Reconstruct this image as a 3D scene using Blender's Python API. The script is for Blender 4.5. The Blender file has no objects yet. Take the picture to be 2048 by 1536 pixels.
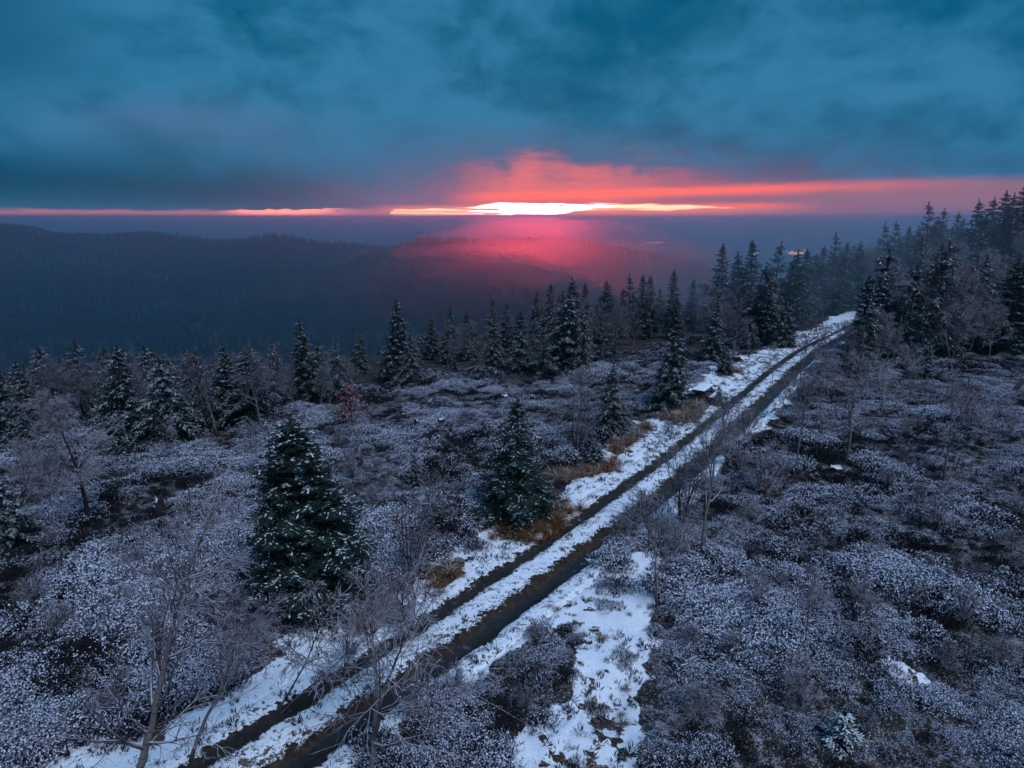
import bpy, math, random
import numpy as np
from mathutils import Vector, Euler

random.seed(7)
rng = np.random.default_rng(11)
SC = bpy.context.scene
COL = SC.collection
R = math.radians

# ------------------------------------------------------------------ camera
CAM_H = 10.0
PITCH = 13.57
FPX = 1384.0                      # focal length in pixels of the 2048 px wide photograph
cam_d = bpy.data.cameras.new('camera')
cam = bpy.data.objects.new('camera', cam_d)
COL.objects.link(cam)
cam.location = (0, 0, CAM_H)
cam.rotation_euler = (R(90 - PITCH), 0, 0)
cam_d.sensor_width = 36.0
cam_d.lens = 36.0 * FPX / 2048.0
cam_d.clip_start = 0.2
cam_d.clip_end = 60000
SC.camera = cam

# ------------------------------------------------------------------ render settings
SC.render.engine = 'CYCLES'
cy = SC.cycles
cy.use_denoising = True
try:
    cy.denoiser = 'OPENIMAGEDENOISE'
    cy.denoising_prefilter = 'ACCURATE'
    cy.denoising_input_passes = 'RGB_ALBEDO_NORMAL'
except Exception:
    pass
cy.use_adaptive_sampling = True
cy.adaptive_threshold = 0.03
cy.adaptive_min_samples = 16
cy.max_bounces = 4
cy.diffuse_bounces = 2
cy.glossy_bounces = 2
cy.transmission_bounces = 1
cy.volume_bounces = 0
cy.transparent_max_bounces = 4
cy.caustics_reflective = False
cy.caustics_refractive = False
cy.sample_clamp_indirect = 4.0
SC.view_settings.view_transform = 'Standard'
SC.view_settings.look = 'None'
SC.view_settings.exposure = 0.5
SC.view_settings.gamma = 1.0
SC.view_settings.use_curve_mapping = False


# ------------------------------------------------------------------ tiny node expression helper
class NX:
    def __init__(self, tree):
        self.t = tree

    def node(self, kind, **kw):
        n = self.t.nodes.new(kind)
        for k, v in kw.items():
            setattr(n, k, v)
        return n

    def link(self, sock, val):
        if isinstance(val, S):
            self.t.links.new(val.s, sock)
        elif val is not None:
            sock.default_value = val

    def math(self, op, a, b=None, c=None):
        n = self.node('ShaderNodeMath', operation=op)
        for i, v in enumerate((a, b, c)):
            if v is not None:
                self.link(n.inputs[i], v)
        return S(self, n.outputs[0])

    def smooth(self, x, a, b):            # 0 below a, 1 above b
        n = self.node('ShaderNodeMapRange', interpolation_type='SMOOTHSTEP')
        self.link(n.inputs[0], x)
        if a < b:
            n.inputs[1].default_value = a; n.inputs[2].default_value = b
            n.inputs[3].default_value = 0; n.inputs[4].default_value = 1
        else:
            n.inputs[1].default_value = b; n.inputs[2].default_value = a
            n.inputs[3].default_value = 1; n.inputs[4].default_value = 0
        return S(self, n.outputs[0])

    def gauss(self, x, c, s):
        d = (x - c) * (1.0 / s)
        return self.math('EXPONENT', (d * d) * -1.0)

    def mix(self, f, a, b):
        n = self.node('ShaderNodeMix', data_type='RGBA')
        n.clamp_factor = True
        self.link(n.inputs[0], f)
        for i, v in ((6, a), (7, b)):
            if isinstance(v, S):
                self.t.links.new(v.s, n.inputs[i])
            else:
                n.inputs[i].default_value = (*v, 1)
        return S(self, n.outputs[2])

    def addc(self, f, a, b):              # a + f*b
        n = self.node('ShaderNodeMix', data_type='RGBA', blend_type='ADD')
        n.clamp_factor = False
        self.link(n.inputs[0], f)
        for i, v in ((6, a), (7, b)):
            if isinstance(v, S):
                self.t.links.new(v.s, n.inputs[i])
            else:
                n.inputs[i].default_value = (*v, 1)
        return S(self, n.outputs[2])

    def vec(self, x, y, z):
        n = self.node('ShaderNodeCombineXYZ')
        for i, v in enumerate((x, y, z)):
            self.link(n.inputs[i], v)
        return S(self, n.outputs[0])

    def noise(self, vec, scale=1.0, detail=4.0, rough=0.5, dist=0.0):
        n = self.node('ShaderNodeTexNoise')
        if vec is not None:
            self.t.links.new(vec.s, n.inputs['Vector'])
        n.inputs['Scale'].default_value = scale
        n.inputs['Detail'].default_value = detail
        n.inputs['Roughness'].default_value = rough
        n.inputs['Distortion'].default_value = dist
        return S(self, n.outputs[0])

    def noise2(self, x, y, detail=3.0, rough=0.5):
        n = self.node('ShaderNodeTexNoise', noise_dimensions='2D')
        self.t.links.new(self.vec(x, y, 0.0).s, n.inputs['Vector'])
        n.inputs['Scale'].default_value = 1.0
        n.inputs['Detail'].default_value = detail
        n.inputs['Roughness'].default_value = rough
        return S(self, n.outputs[0])

    def curve(self, x, lo, hi, pts, vlo, vhi):
        u = (x - lo) * (1.0 / (hi - lo))
        n = self.node('ShaderNodeFloatCurve')
        c = n.mapping.curves[0]
        P = [((a - lo) / (hi - lo), (v - vlo) / (vhi - vlo)) for a, v in pts]
        c.points[0].location = P[0]
        c.points[1].location = P[-1]
        for p in P[1:-1]:
            c.points.new(*p)
        for p in c.points:
            p.handle_type = 'AUTO_CLAMPED'
        n.mapping.update()
        n.inputs[0].default_value = 1.0
        self.link(n.inputs[1], u)
        return S(self, n.outputs[0]) * (vhi - vlo) + vlo

    def attr(self, name, out=2):
        n = self.node('ShaderNodeAttribute', attribute_name=name)
        return S(self, n.outputs[out])


class S:
    def __init__(self, nx, sock):
        self.nx = nx; self.s = sock
    def __add__(self, o): return self.nx.math('ADD', self, o)
    __radd__ = __add__
    def __sub__(self, o): return self.nx.math('SUBTRACT', self, o)
    def __rsub__(self, o): return self.nx.math('SUBTRACT', o, self)
    def __mul__(self, o): return self.nx.math('MULTIPLY', self, o)
    __rmul__ = __mul__


def lin(r, g, b):
    f = lambda c: (c / 255 / 12.92) if c / 255 <= 0.04045 else ((c / 255 + 0.055) / 1.055) ** 2.4
    return (f(r), f(g), f(b))


GAP_R, GAP_G, GAP_B = 1300.0, 80.0, 105.0     # light of the sun standing in the cloud gap

# ------------------------------------------------------------------ sky (world): heavy teal cloud over a sunset gap
world = bpy.data.worlds.new('World')
SC.world = world
world.use_nodes = True
wt = world.node_tree
wt.nodes.clear()
X = NX(wt)
tc = X.node('ShaderNodeTexCoord')
sep = X.node('ShaderNodeSeparateXYZ')
wt.links.new(tc.outputs['Generated'], sep.inputs[0])
dx, dy, dz = (S(X, sep.outputs[i]) for i in range(3))
az = X.math('ARCTAN2', dx, dy) * (180 / math.pi)
el = X.math('ARCSINE', X.math('MINIMUM', X.math('MAXIMUM', dz, -1.0), 1.0)) * (180 / math.pi)

# cloud mottling, drawn out sideways
wA = X.noise2(az * 0.05, el * 0.11 + 3.1, 2, 0.5) - 0.5
wB = X.noise2(az * 0.05 + 40.0, el * 0.11 + 9.7, 2, 0.5) - 0.5
cloud = X.noise2(az * 0.042 + wA * 1.2, el * 0.085 + wB * 1.2, 4, 0.45)
fine = X.noise2(az * 0.24 + wB * 2.4, el * 0.42 + wA * 2.4, 5, 0.60)
jag = X.noise2(az * 0.35, el * 2.6, 4, 0.6) - 0.5
cl = cloud * 0.64 + fine * 0.36
sky = X.mix(X.smooth(cl, 0.33, 0.63), lin(0, 76, 108), lin(42, 104, 140))
# the low dark cloud deck on the left and the paler veil above it
dark_deck = X.gauss(el + wA * 3.0, 2.2, 2.2) * X.smooth(az, -6.0, -18.0)
sky = X.mix(dark_deck * 0.95, sky, lin(0, 62, 88))
veil = X.gauss(el + wB * 3.0, 6.3, 2.0) * X.gauss(az + wA * 12.0, -23.0, 10.0)
sky = X.mix(veil * 0.6, sky, lin(68, 96, 128))
edge_l = X.smooth(az, -24.0, -37.0) * X.smooth(el, 6.0, 10.0)
sky = X.mix(edge_l * 0.7, sky, lin(0, 64, 92))
# mauve cloud base round the sunset
mauve = X.gauss(az, 4.0, 20.0) * X.gauss(el + wA * 4.0 + (fine - 0.5) * 2.0, 2.4, 3.0)
sky = X.mix(mauve * 0.85, sky, lin(76, 80, 108))
# glowing pink underside of the cloud, torn upper edge
torn = el + wA * 2.5 + (fine - 0.5) * 4.0 + jag * 1.6
az_l = az - el * 0.6
pink = X.smooth(torn, 4.7, 1.6) * X.smooth(az_l, -7.2, -1.5) * X.smooth(az, 16.0, 5.0)
sky = X.mix(pink * 0.66, sky, lin(236, 116, 106))
pink2 = X.gauss(torn, 1.2, 1.9) * X.gauss(az, 6.0, 15.0)
sky = X.mix(pink2 * 0.5, sky, lin(200, 92, 98))
# lower haze lane under the deck on the right of the gap
lane = X.smooth(el, 2.9, 1.9) * X.smooth(az, 10.0, 19.0) * X.smooth(az, 60.0, 30.0)
sky = X.mix(lane * 0.85, sky, lin(146, 94, 108))
# red bands
slope = el - az * 0.021
red1 = X.gauss(slope + jag * 0.35, 1.62, 0.34) * X.smooth(az, -6.0, 1.0) * X.smooth(az, 36.0, 13.0)
sky = X.mix(red1, sky, lin(250, 104, 90))
red2 = X.gauss(el + jag * 0.25, 0.80, 0.22) * X.smooth(az, 8.0, 14.0) * X.smooth(az, 24.0, 18.0)
sky = X.mix(red2, sky, lin(252, 104, 84))
# orange glow under and round the bright gap
low = X.smooth(el, 1.1, 0.4) * X.smooth(az, -13.0, -7.0) * X.smooth(az, 26.0, 12.0)
sky = X.mix(low, sky, lin(255, 132, 100))
# thin salmon lane far left, bright scrap in it
lleft = X.smooth(el + jag * 0.5, 0.62, 0.30) * X.smooth(az, -6.0, -9.0) * X.smooth(az, -60.0, -36.0)
sky = X.mix(lleft * 0.9, sky, (0.62, 0.20, 0.20))
scrap = X.smooth(el + jag * 0.9, 0.60, 0.46) * X.smooth(az, -23.0, -19.5) * X.smooth(az, -12.0, -17.0)
sky = X.mix(scrap, sky, (2.2, 0.55, 0.34))
# the bright gap itself, and the sunlight standing in it
gap_top = X.curve(az, -14.0, 22.0, [(-14, 0.1), (-9.9, 0.15), (-9.4, 0.62), (-6.0, 0.70), (-3.4, 0.78), (-2.2, 1.02), (0, 1.10), (8, 1.08), (12, 0.98), (16.5, 0.76), (18.0, 0.6), (22, 0.2)], 0.0, 1.6)
gap_bot = X.curve(az, -14.0, 22.0, [(-14, 0.3), (-10, 0.25), (-9.2, 0.0), (-3, 0.16), (4.2, 0.26), (5.0, 0.44), (8, 0.60), (12, 0.48), (13.5, 0.54), (16.8, 0.66), (22, 0.7)], -0.4, 0.8)
gap = X.smooth(gap_top - el + jag * 0.34, -0.03, 0.12) * X.smooth(el - gap_bot + jag * 0.25, -0.05, 0.12)
streak = X.noise2(az * 0.13, el * 8.0, 3, 0.6)
gap = gap * (1.0 - X.smooth(streak, 0.52, 0.62) * 0.85)
sky = X.mix(gap, sky, (2.2, 0.92, 0.50))
sky = X.addc(gap * gap * gap * gap * gap * X.gauss(az, 2.0, 2.6), sky, (GAP_R, GAP_G, GAP_B))
# overcast vault: lighter and greyer towards the zenith, as on any clouded day
up = X.smooth(el, 18.0, 75.0)
sky = X.mix(up * 0.9, sky, lin(92, 146, 204))
# below the horizon nothing but dim air
sky = X.mix(X.smooth(el, -1.2, -3.0), sky, lin(10, 44, 66))
bg = X.node('ShaderNodeBackground')
wt.links.new(sky.s, bg.inputs[0])
bg.inputs[1].default_value = 1.0
wo = X.node('ShaderNodeOutputWorld')
wt.links.new(bg.outputs[0], wo.inputs[0])
world.cycles.sampling_method = 'MANUAL'
world.cycles.sample_map_resolution = 2048

# ------------------------------------------------------------------ soft lamp added behind the camera for overcast brightness, apart from the sunset
LAMP_AZ, LAMP_EL = 150.0, 52.0
overcast_d = bpy.data.lights.new('sun', 'SUN')
overcast_d.energy = 1.5
overcast_d.angle = R(24)
overcast_d.color = (0.76, 0.82, 1.0)
sun = bpy.data.objects.new('sun', overcast_d)
COL.objects.link(sun)
sv = Vector((math.sin(R(LAMP_AZ)) * math.cos(R(LAMP_EL)), math.cos(R(LAMP_AZ)) * math.cos(R(LAMP_EL)), math.sin(R(LAMP_EL))))
sun.rotation_euler = sv.to_track_quat('Z', 'Y').to_euler()
sun.location = sv * 200


# ------------------------------------------------------------------ numpy noise
def _hash(ix, iy, seed):
    h = (ix.astype(np.int64) * 374761393 + iy.astype(np.int64) * 668265263 + seed * 1442695041) & 0xFFFFFFFF
    h = ((h ^ (h >> 13)) * 1274126177) & 0xFFFFFFFF
    h = h ^ (h >> 16)
    return (h & 0xFFFFFF) / float(0xFFFFFF)


def vnoise(x, y, seed=0):
    x = np.asarray(x, float); y = np.asarray(y, float)
    ix = np.floor(x); iy = np.floor(y)
    fx = x - ix; fy = y - iy
    fx = fx * fx * (3 - 2 * fx); fy = fy * fy * (3 - 2 * fy)
    a = _hash(ix, iy, seed); b = _hash(ix + 1, iy, seed)
    c = _hash(ix, iy + 1, seed); d = _hash(ix + 1, iy + 1, seed)
    return (a * (1 - fx) + b * fx) * (1 - fy) + (c * (1 - fx) + d * fx) * fy


def fbm(x, y, seed=0, oct=4):
    s = 0; a = 0.5; t = 0
    for i in range(oct):
        s = s + a * vnoise(x * 2 ** i + 17.3 * i, y * 2 ** i - 9.1 * i, seed + i)
        t += a; a *= 0.5
    return s / t            # 0..1


def worley(x, y, cell, seed):
    '''distance to nearest and second nearest cushion centre, and the nearest one's random number'''
    x = np.asarray(x, float) / cell; y = np.asarray(y, float) / cell
    ix = np.floor(x); iy = np.floor(y)
    f1 = np.full(x.shape, 9.0); f2 = np.full(x.shape, 9.0); rid = np.zeros(x.shape)
    for ox in (-1, 0, 1):
        for oy in (-1, 0, 1):
            cx = ix + ox; cy_ = iy + oy
            px = cx + .1 + .8 * _hash(cx, cy_, seed); py = cy_ + .1 + .8 * _hash(cx, cy_, seed + 7)
            d = np.hypot(x - px, y - py)
            r_ = _hash(cx, cy_, seed + 13)
            near = d < f1
            f2 = np.where(near, f1, np.minimum(f2, d))
            rid = np.where(near, r_, rid)
            f1 = np.where(near, d, f1)
    return f1, f2, rid


def sstep(a, b, x):
    t = np.clip((np.asarray(x, float) - a) / (b - a), 0, 1)
    return t * t * (3 - 2 * t)


def softplus(x, k):
    x = np.asarray(x, float)
    return np.where(x > 20 * k, x, k * np.log1p(np.exp(np.minimum(x, 20 * k) / k)))


# ------------------------------------------------------------------ terrain
def edge_e(x, y):           # metres beyond the edge of the forest (towards the valley)
    return (x + 19) * -0.439 + (y - 32) * 0.898


def h0(x, y):               # broad shape of the hilltop and the slope into the valley
    x = np.asarray(x, float); y = np.asarray(y, float)
    e = edge_e(x, y)
    far = sstep(38, 72, y + 0.25 * x)
    rise = far * (7.0 * sstep(28, 72, x)) + 0.07 * np.maximum(0, x - 62) + 0.35 * sstep(12, 45, x) * (1 - far)
    z = rise - 0.10 * (softplus(e, 4.5)) - 0.28 * softplus(e - 40, 8) - 0.2 * softplus(e - 75, 8) - 0.018 * np.maximum(0, -x)
    floor = -120.0
    return floor + softplus(z - floor, 9.0)


cp, sp_ = math.cos(R(PITCH)), math.sin(R(PITCH))


def ray(px, py):
    u = (px - 1024) / FPX; v = (768 - py) / FPX
    d = np.array([u, cp + v * sp_, -sp_ + v * cp])
    return d / np.linalg.norm(d)


def at(px, py, hf=h0, tmax=1500):
    d = ray(px, py)
    t = 3.0 * 1.03 ** np.arange(int(math.log(tmax / 3.0) / math.log(1.03)) + 2)
    for n_ in (0, 1, 2):
        below = CAM_H + d[2] * t < hf(d[0] * t, d[1] * t)
        k = int(np.argmax(below)) if below.any() else len(t) - 1
        b = t[k]
        t = np.linspace(t[max(k - 1, 0)], t[k], 24)
    p = d * b
    return np.array([p[0], p[1], CAM_H + p[2]])


def proj(P):
    x, y, z = P[0], P[1], P[2] - CAM_H
    dep = y * cp - z * sp_
    v = y * sp_ + z * cp
    return 1024 + FPX * x / dep, 768 - FPX * v / dep


# wheel ruts: two curves over the hilltop
LP = [(430, 1515), (600, 1388), (740, 1308), (870, 1236), (1000, 1152), (1100, 1090), (1200, 1015), (1300, 930), (1400, 853), (1440, 820), (1500, 772), (1560, 730), (1620, 692), (1680, 657), (1738, 630)]
RP = [(560, 1536), (700, 1450), (800, 1382), (900, 1312), (1000, 1240), (1100, 1180), (1180, 1120), (1260, 1058), (1330, 990), (1400, 922), (1450, 872), (1500, 822), (1560, 768), (1605, 732), (1650, 700)]
Lw = np.array([at(*p) for p in LP]); Rw = np.array([at(*p) for p in RP])
cL = np.polyfit(Lw[:, 1], Lw[:, 0], 4)
off = Rw[:, 0] - np.polyval(cL, Rw[:, 1])
OFF = np.polyfit(Rw[:, 1], off, 1)
Y0, Y1 = float(Lw[0, 1]) - 0.5, float(Lw[-1, 1])
dL0 = np.polyval(np.polyder(cL), Y0); dL1 = np.polyval(np.polyder(cL), Y1)


def xl(y):
    y = np.asarray(y, float)
    v = np.polyval(cL, np.clip(y, Y0, Y1))
    return v + np.where(y < Y0, (y - Y0) * dL0, 0) + np.where(y > Y1, (y - Y1) * dL1, 0)


def xr(y):
    y = np.asarray(y, float)
    return xl(y) + np.clip(np.polyval(OFF, np.clip(y, 8, 80)), 1.9, 2.8)


CT = 0.845                     # cosine of the track's heading


def dl(x, y): return (x - xl(y)) * CT
def dr(x, y): return (x - xr(y)) * CT


def poly_world(pts):
    return np.array([at(*p)[:2] for p in pts])


def in_poly(P, x, y):
    x = np.asarray(x, float); y = np.asarray(y, float)
    ins = np.zeros(x.shape, bool)
    n = len(P)
    for i in range(n):
        x0, y0 = P[i]; x1, y1 = P[(i + 1) % n]
        c = (y0 > y) != (y1 > y)
        xi = (x1 - x0) * (y - y0) / ((y1 - y0) if y1 != y0 else 1e-9) + x0
        ins ^= c & (x < xi)
    return ins


def poly_dist(P, x, y):        # signed: positive inside
    x = np.asarray(x, float); y = np.asarray(y, float)
    d = np.full(x.shape, 1e9)
    n = len(P)
    for i in range(n):
        a = P[i]; b = P[(i + 1) % n]
        ab = b - a
        t = np.clip(((x - a[0]) * ab[0] + (y - a[1]) * ab[1]) / (ab @ ab + 1e-9), 0, 1)
        d = np.minimum(d, np.hypot(x - a[0] - t * ab[0], y - a[1] - t * ab[1]))
    return np.where(in_poly(P, x, y), d, -d)


FOOTPATH = poly_world([(1290, 1085), (1345, 1110), (1325, 1200), (1300, 1300), (1290, 1400), (1310, 1700), (985, 1700), (1040, 1460), (1130, 1390), (1165, 1290), (1150, 1235), (1080, 1235), (1170, 1150)])
SNOWBL = poly_world([(60, 1640), (190, 1500), (330, 1440), (460, 1385), (560, 1330), (700, 1255), (840, 1200), (900, 1215), (640, 1380), (420, 1560), (330, 1640)])
PATCH1 = poly_world([(1715, 1350), (1760, 1340), (1815, 1352), (1850, 1380), (1790, 1382), (1735, 1372)])
PATCH2 = poly_world([(1225, 722), (1275, 716), (1285, 726), (1240, 732)])
GRASS = [poly_world(p) for p in (
    [(975, 1030), (1040, 1010), (1110, 1000), (1145, 1022), (1128, 1058), (1060, 1085), (1000, 1078)],
    [(1095, 940), (1190, 922), (1255, 928), (1235, 950), (1150, 962), (1105, 955)],
    [(1325, 832), (1360, 812), (1410, 808), (1428, 822), (1400, 846), (1345, 848)],
    [(1215, 905), (1240, 880), (1300, 850), (1310, 860), (1262, 900), (1235, 920)],
    [(840, 1180), (865, 1135), (930, 1120), (925, 1150), (880, 1185)],
    [(270, 1470), (300, 1430), (325, 1440), (310, 1480)],
    [(1440, 745), (1475, 738), (1482, 748), (1450, 755)],
    [(690, 1240), (740, 1190), (800, 1190), (790, 1230), (720, 1270)],
    [(240, 850), (330, 832), (420, 828), (420, 842), (300, 858)],
)]
MUD = poly_world([(1375, 795), (1420, 778), (1450, 792), (1448, 812), (1400, 818)])


def masks(x, y):
    """snow (bare snow on the ground), brown (withered grass), heath (heather grows here)"""
    x = np.asarray(x, float); y = np.asarray(y, float)
    a = dl(x, y); b = dr(x, y); e = edge_e(x, y)
    n = fbm(x * 0.8, y * 0.8, 5, 4) - 0.5
    n2 = fbm(x * 2.5, y * 2.5, 15, 3) - 0.5
    wl = 1.5 + 0.034 * y + n * 3.0 + n2 * 1.0
    wr = 0.95 + n * 1.8 + n2 * 0.9 + 0.5 * sstep(50, 70, y)
    nearend = sstep(84, 74, y)
    corr = np.clip(sstep(-0.25, 0.25, wl + a) * sstep(-0.25, 0.25, wr - b), 0, 1) * nearend
    fp = sstep(-0.12, 0.25, poly_dist(FOOTPATH, x, y) + n * 0.7 + n2 * 0.6)
    bl = sstep(-0.12, 0.25, poly_dist(SNOWBL, x, y) + n * 0.7 + n2 * 0.6)
    p1 = sstep(-0.1, 0.2, poly_dist(PATCH1, x, y) - .05 + n2 * 1.1)
    p2 = sstep(-0.05, 0.1, poly_dist(PATCH2, x, y) + n2 * 0.6)
    snow = np.maximum.reduce([corr, fp, bl, p1, p2])
    brown = np.zeros_like(x)
    for P in GRASS:
        brown = np.maximum(brown, sstep(-0.35, 0.35, poly_dist(P, x, y) - .15 + n * 1.6 + n2 * 1.2))
    mud = sstep(-0.2, 0.3, poly_dist(MUD, x, y) + n2 * 1.2)
    spots = sstep(0.56, 0.64, fbm(x * 3.4, y * 3.4, 33, 4)) * np.maximum(fp, .6 * bl) * 0.66 * sstep(.38, .6, fbm(x * .6, y * .6, 34, 2))
    snow = snow * (1 - brown * 0.9) * (1 - mud * 0.92) * (1 - spots)
    brown = np.clip(brown + spots + mud * 0.5, 0, 1)
    heath0 = (1 - sstep(0.15, 0.6, np.maximum.reduce([corr, fp, bl, p1 * 0.55, mud, brown * 0.9])))
    heath = np.maximum(heath0, .9 * (fp > .5) * (mud < .3) * (vnoise(x * 1.9, y * 1.9, 77) > .80))
    return snow, brown, heath


def cushions(x, y):
    wx = x + (fbm(x * .45, y * .45, 44, 3) - .5) * 3.4; wy = y + (fbm(x * .45, y * .45, 47, 3) - .5) * 3.4
    return worley(wx, wy * .8, 1.35, 3)


def h1(x, y):                 # full surface: hummocks on the heath, smooth along the track
    x = np.asarray(x, float); y = np.asarray(y, float)
    z = h0(x, y)
    a = dl(x, y); b = dr(x, y)
    dt = np.maximum(np.maximum(-a, b), 0)
    k = sstep(0.8, 4.0, dt) * sstep(260, 120, np.hypot(x, y))
    z = z + k * ((fbm(x * 0.28, y * 0.28, 2, 3) - 0.5) * 1.0 + (fbm(x * 0.95, y * 0.95, 4, 3) - 0.5) * 0.3)
    f1, f2, rid = cushions(x, y)
    z = z + k * (0.03 + 0.22 * rid ** 2) * (1 - np.clip(f1 / 0.8, 0, 1) ** 2)
    z = z + sstep(0.5, 1.2, dt) * (vnoise(x * 3.1, y * 3.1, 6) - 0.5) * 0.07 * sstep(120, 60, np.hypot(x, y))
    return z


# ------------------------------------------------------------------ mesh building
def mesh_np(name, V, faces, mats, fmat=None, smooth=False, attrs=None):
    """V (N,3); faces: list of int arrays (M,3) or (M,4); fmat: list of arrays/ints per block"""
    me = bpy.data.meshes.new(name)
    V = np.ascontiguousarray(V, dtype=np.float32)
    me.vertices.add(len(V))
    me.vertices.foreach_set('co', V.ravel())
    loops = []; tot = []; mi = []
    for i, f in enumerate(faces):
        f = np.asarray(f, np.int32)
        if len(f) == 0:
            continue
        loops.append(f.ravel()); tot.append(np.full(len(f), f.shape[1], np.int32))
        m = 0 if fmat is None else fmat[i]
        mi.append(np.full(len(f), m, np.int32) if np.isscalar(m) else np.asarray(m, np.int32))
    loops = np.concatenate(loops); tot = np.concatenate(tot); mi = np.concatenate(mi)
    me.loops.add(len(loops)); me.loops.foreach_set('vertex_index', loops)
    me.polygons.add(len(tot))
    st = np.concatenate([[0], np.cumsum(tot)[:-1]]).astype(np.int32)
    me.polygons.foreach_set('loop_start', st)
    try:
        me.polygons.foreach_set('loop_total', tot)
    except Exception:
        pass
    me.polygons.foreach_set('material_index', mi)
    if smooth:
        me.polygons.foreach_set('use_smooth', np.ones(len(tot), bool))
    for m in mats:
        me.materials.append(m)
    if attrs:
        for k, v in attrs.items():
            a = me.attributes.new(k, 'FLOAT', 'POINT')
            a.data.foreach_set('value', np.asarray(v, np.float32))
    me.update()
    me.validate()
    return me


class MB:
    def __init__(self):
        self.V = []; self.F = []; self.M = []; self.n = 0

    def add(self, V, F, m=0):
        V = np.asarray(V, float).reshape(-1, 3); F = np.asarray(F, int)
        if len(F) == 0:
            return
        self.V.append(V); self.F.append(F + self.n); self.M.append(m); self.n += len(V)

    def mesh(self, name, mats, smooth=False):
        return mesh_np(name, np.concatenate(self.V), self.F, mats, self.M, smooth)


def norm(v):
    return v / np.maximum(np.linalg.norm(v, axis=-1, keepdims=True), 1e-9)


def frames(d):
    ref = np.where(np.abs(d[:, 2:3]) > 0.9, np.array([[1.0, 0, 0]]), np.array([[0, 0, 1.0]]))
    u = norm(np.cross(d, ref)); v = np.cross(u, d)
    return u, v


def seg_tubes(mb, p0, p1, r0, r1, k, m=0):
    n = len(p0)
    if n == 0:
        return
    d = norm(p1 - p0); u, v = frames(d)
    ang = np.arange(k) / k * 2 * math.pi
    c = np.cos(ang)[None, :, None]; s = np.sin(ang)[None, :, None]
    ring = u[:, None, :] * c + v[:, None, :] * s
    A = p0[:, None, :] + ring * np.asarray(r0)[:, None, None]
    B = p1[:, None, :] + ring * np.asarray(r1)[:, None, None]
    V = np.concatenate([A, B], 1).reshape(-1, 3)
    base = (np.arange(n) * 2 * k)[:, None]
    i = np.arange(k)[None, :]; j = (i + 1) % k
    F = np.stack([base + i, base + j, base + k + j, base + k + i], -1).reshape(-1, 4)
    mb.add(V, F, m)


def path_tube(mb, P, rad, k, m=0, cap=True, wob=0.0, rs=None):
    P = np.asarray(P, float); n = len(P)
    T = norm(np.gradient(P, axis=0)); u, v = frames(T)
    ang = np.arange(k) / k * 2 * math.pi
    rad = np.asarray(rad, float)[:, None]
    if wob and rs is not None:
        rad = rad * (1 + rs.uniform(-wob, wob, (n, k)))
    else:
        rad = np.repeat(rad, k, 1)
    V = P[:, None, :] + (u[:, None, :] * np.cos(ang)[None, :, None] + v[:, None, :] * np.sin(ang)[None, :, None]) * rad[:, :, None]
    V = V.reshape(-1, 3)
    a = np.arange(n - 1)[:, None] * k; i = np.arange(k)[None, :]; j = (i + 1) % k
    F = np.stack([a + i, a + j, a + k + j, a + k + i], -1).reshape(-1, 4)
    mb.add(V, F, m)
    if cap:
        c = np.concatenate([V[-k:], P[-1:]])
        mb.add(c, [[i2, (i2 + 1) % k, k] for i2 in range(k)], m)


def box_np(mb, c, size, m=0, rz=0.0, jit=0.0, rs=None, rx=0.0):
    sx, sy, sz = size
    v = np.array([[x, y, z] for z in (-.5, .5) for y in (-.5, .5) for x in (-.5, .5)]) * [sx, sy, sz]
    if jit and rs is not None:
        v = v + rs.uniform(-jit, jit, v.shape)
    v = v @ np.array(Euler((rx, 0, rz)).to_matrix()).T + np.asarray(c)
    mb.add(v, [[0, 2, 3, 1], [4, 5, 7, 6], [0, 1, 5, 4], [2, 6, 7, 3], [0, 4, 6, 2], [1, 3, 7, 5]], m)


def obj(name, me, parent=None, kind=None, label=None, cat=None, group=None, loc=None):
    o = bpy.data.objects.new(name, me)
    COL.objects.link(o)
    if parent is not None:
        o.parent = parent
    if loc is not None:
        o.location = loc
    if kind: o['kind'] = kind
    if label: o['label'] = label
    if cat: o['category'] = cat
    if group: o['group'] = group
    return o


def empty(name, loc, label=None, cat=None, group=None, rot=(0, 0, 0), kind=None):
    o = obj(name, None, None, kind, label, cat, group, loc)
    o.rotation_euler = rot
    o.empty_display_size = 0.3
    return o


# ------------------------------------------------------------------ materials
def new_mat(name):
    m = bpy.data.materials.new(name); m.use_nodes = True
    t = m.node_tree
    b = t.nodes['Principled BSDF']
    return m, NX(t), b


def setc(nx, b, col, rough=0.8, spec=0.3):
    if isinstance(col, S): nx.t.links.new(col.s, b.inputs['Base Color'])
    else: b.inputs['Base Color'].default_value = (*col, 1)
    if isinstance(rough, S): nx.t.links.new(rough.s, b.inputs['Roughness'])
    else: b.inputs['Roughness'].default_value = rough
    b.inputs['Specular IOR Level'].default_value = spec


def pos(nx):
    g = nx.node('ShaderNodeNewGeometry')
    return S(nx, g.outputs['Position'])


def objc(nx):
    g = nx.node('ShaderNodeTexCoord')
    return S(nx, g.outputs['Object'])


def normal_z(nx):
    g = nx.node('ShaderNodeNewGeometry')
    s = nx.node('ShaderNodeSeparateXYZ')
    nx.t.links.new(g.outputs['Normal'], s.inputs[0])
    return S(nx, s.outputs[2])


def bump(nx, b, h, strength, dist):
    n = nx.node('ShaderNodeBump')
    n.inputs['Strength'].default_value = strength
    n.inputs['Distance'].default_value = dist
    nx.t.links.new(h.s, n.inputs['Height'])
    nx.t.links.new(n.outputs[0], b.inputs['Normal'])


SNOW = (0.80, 0.81, 0.84)


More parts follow.
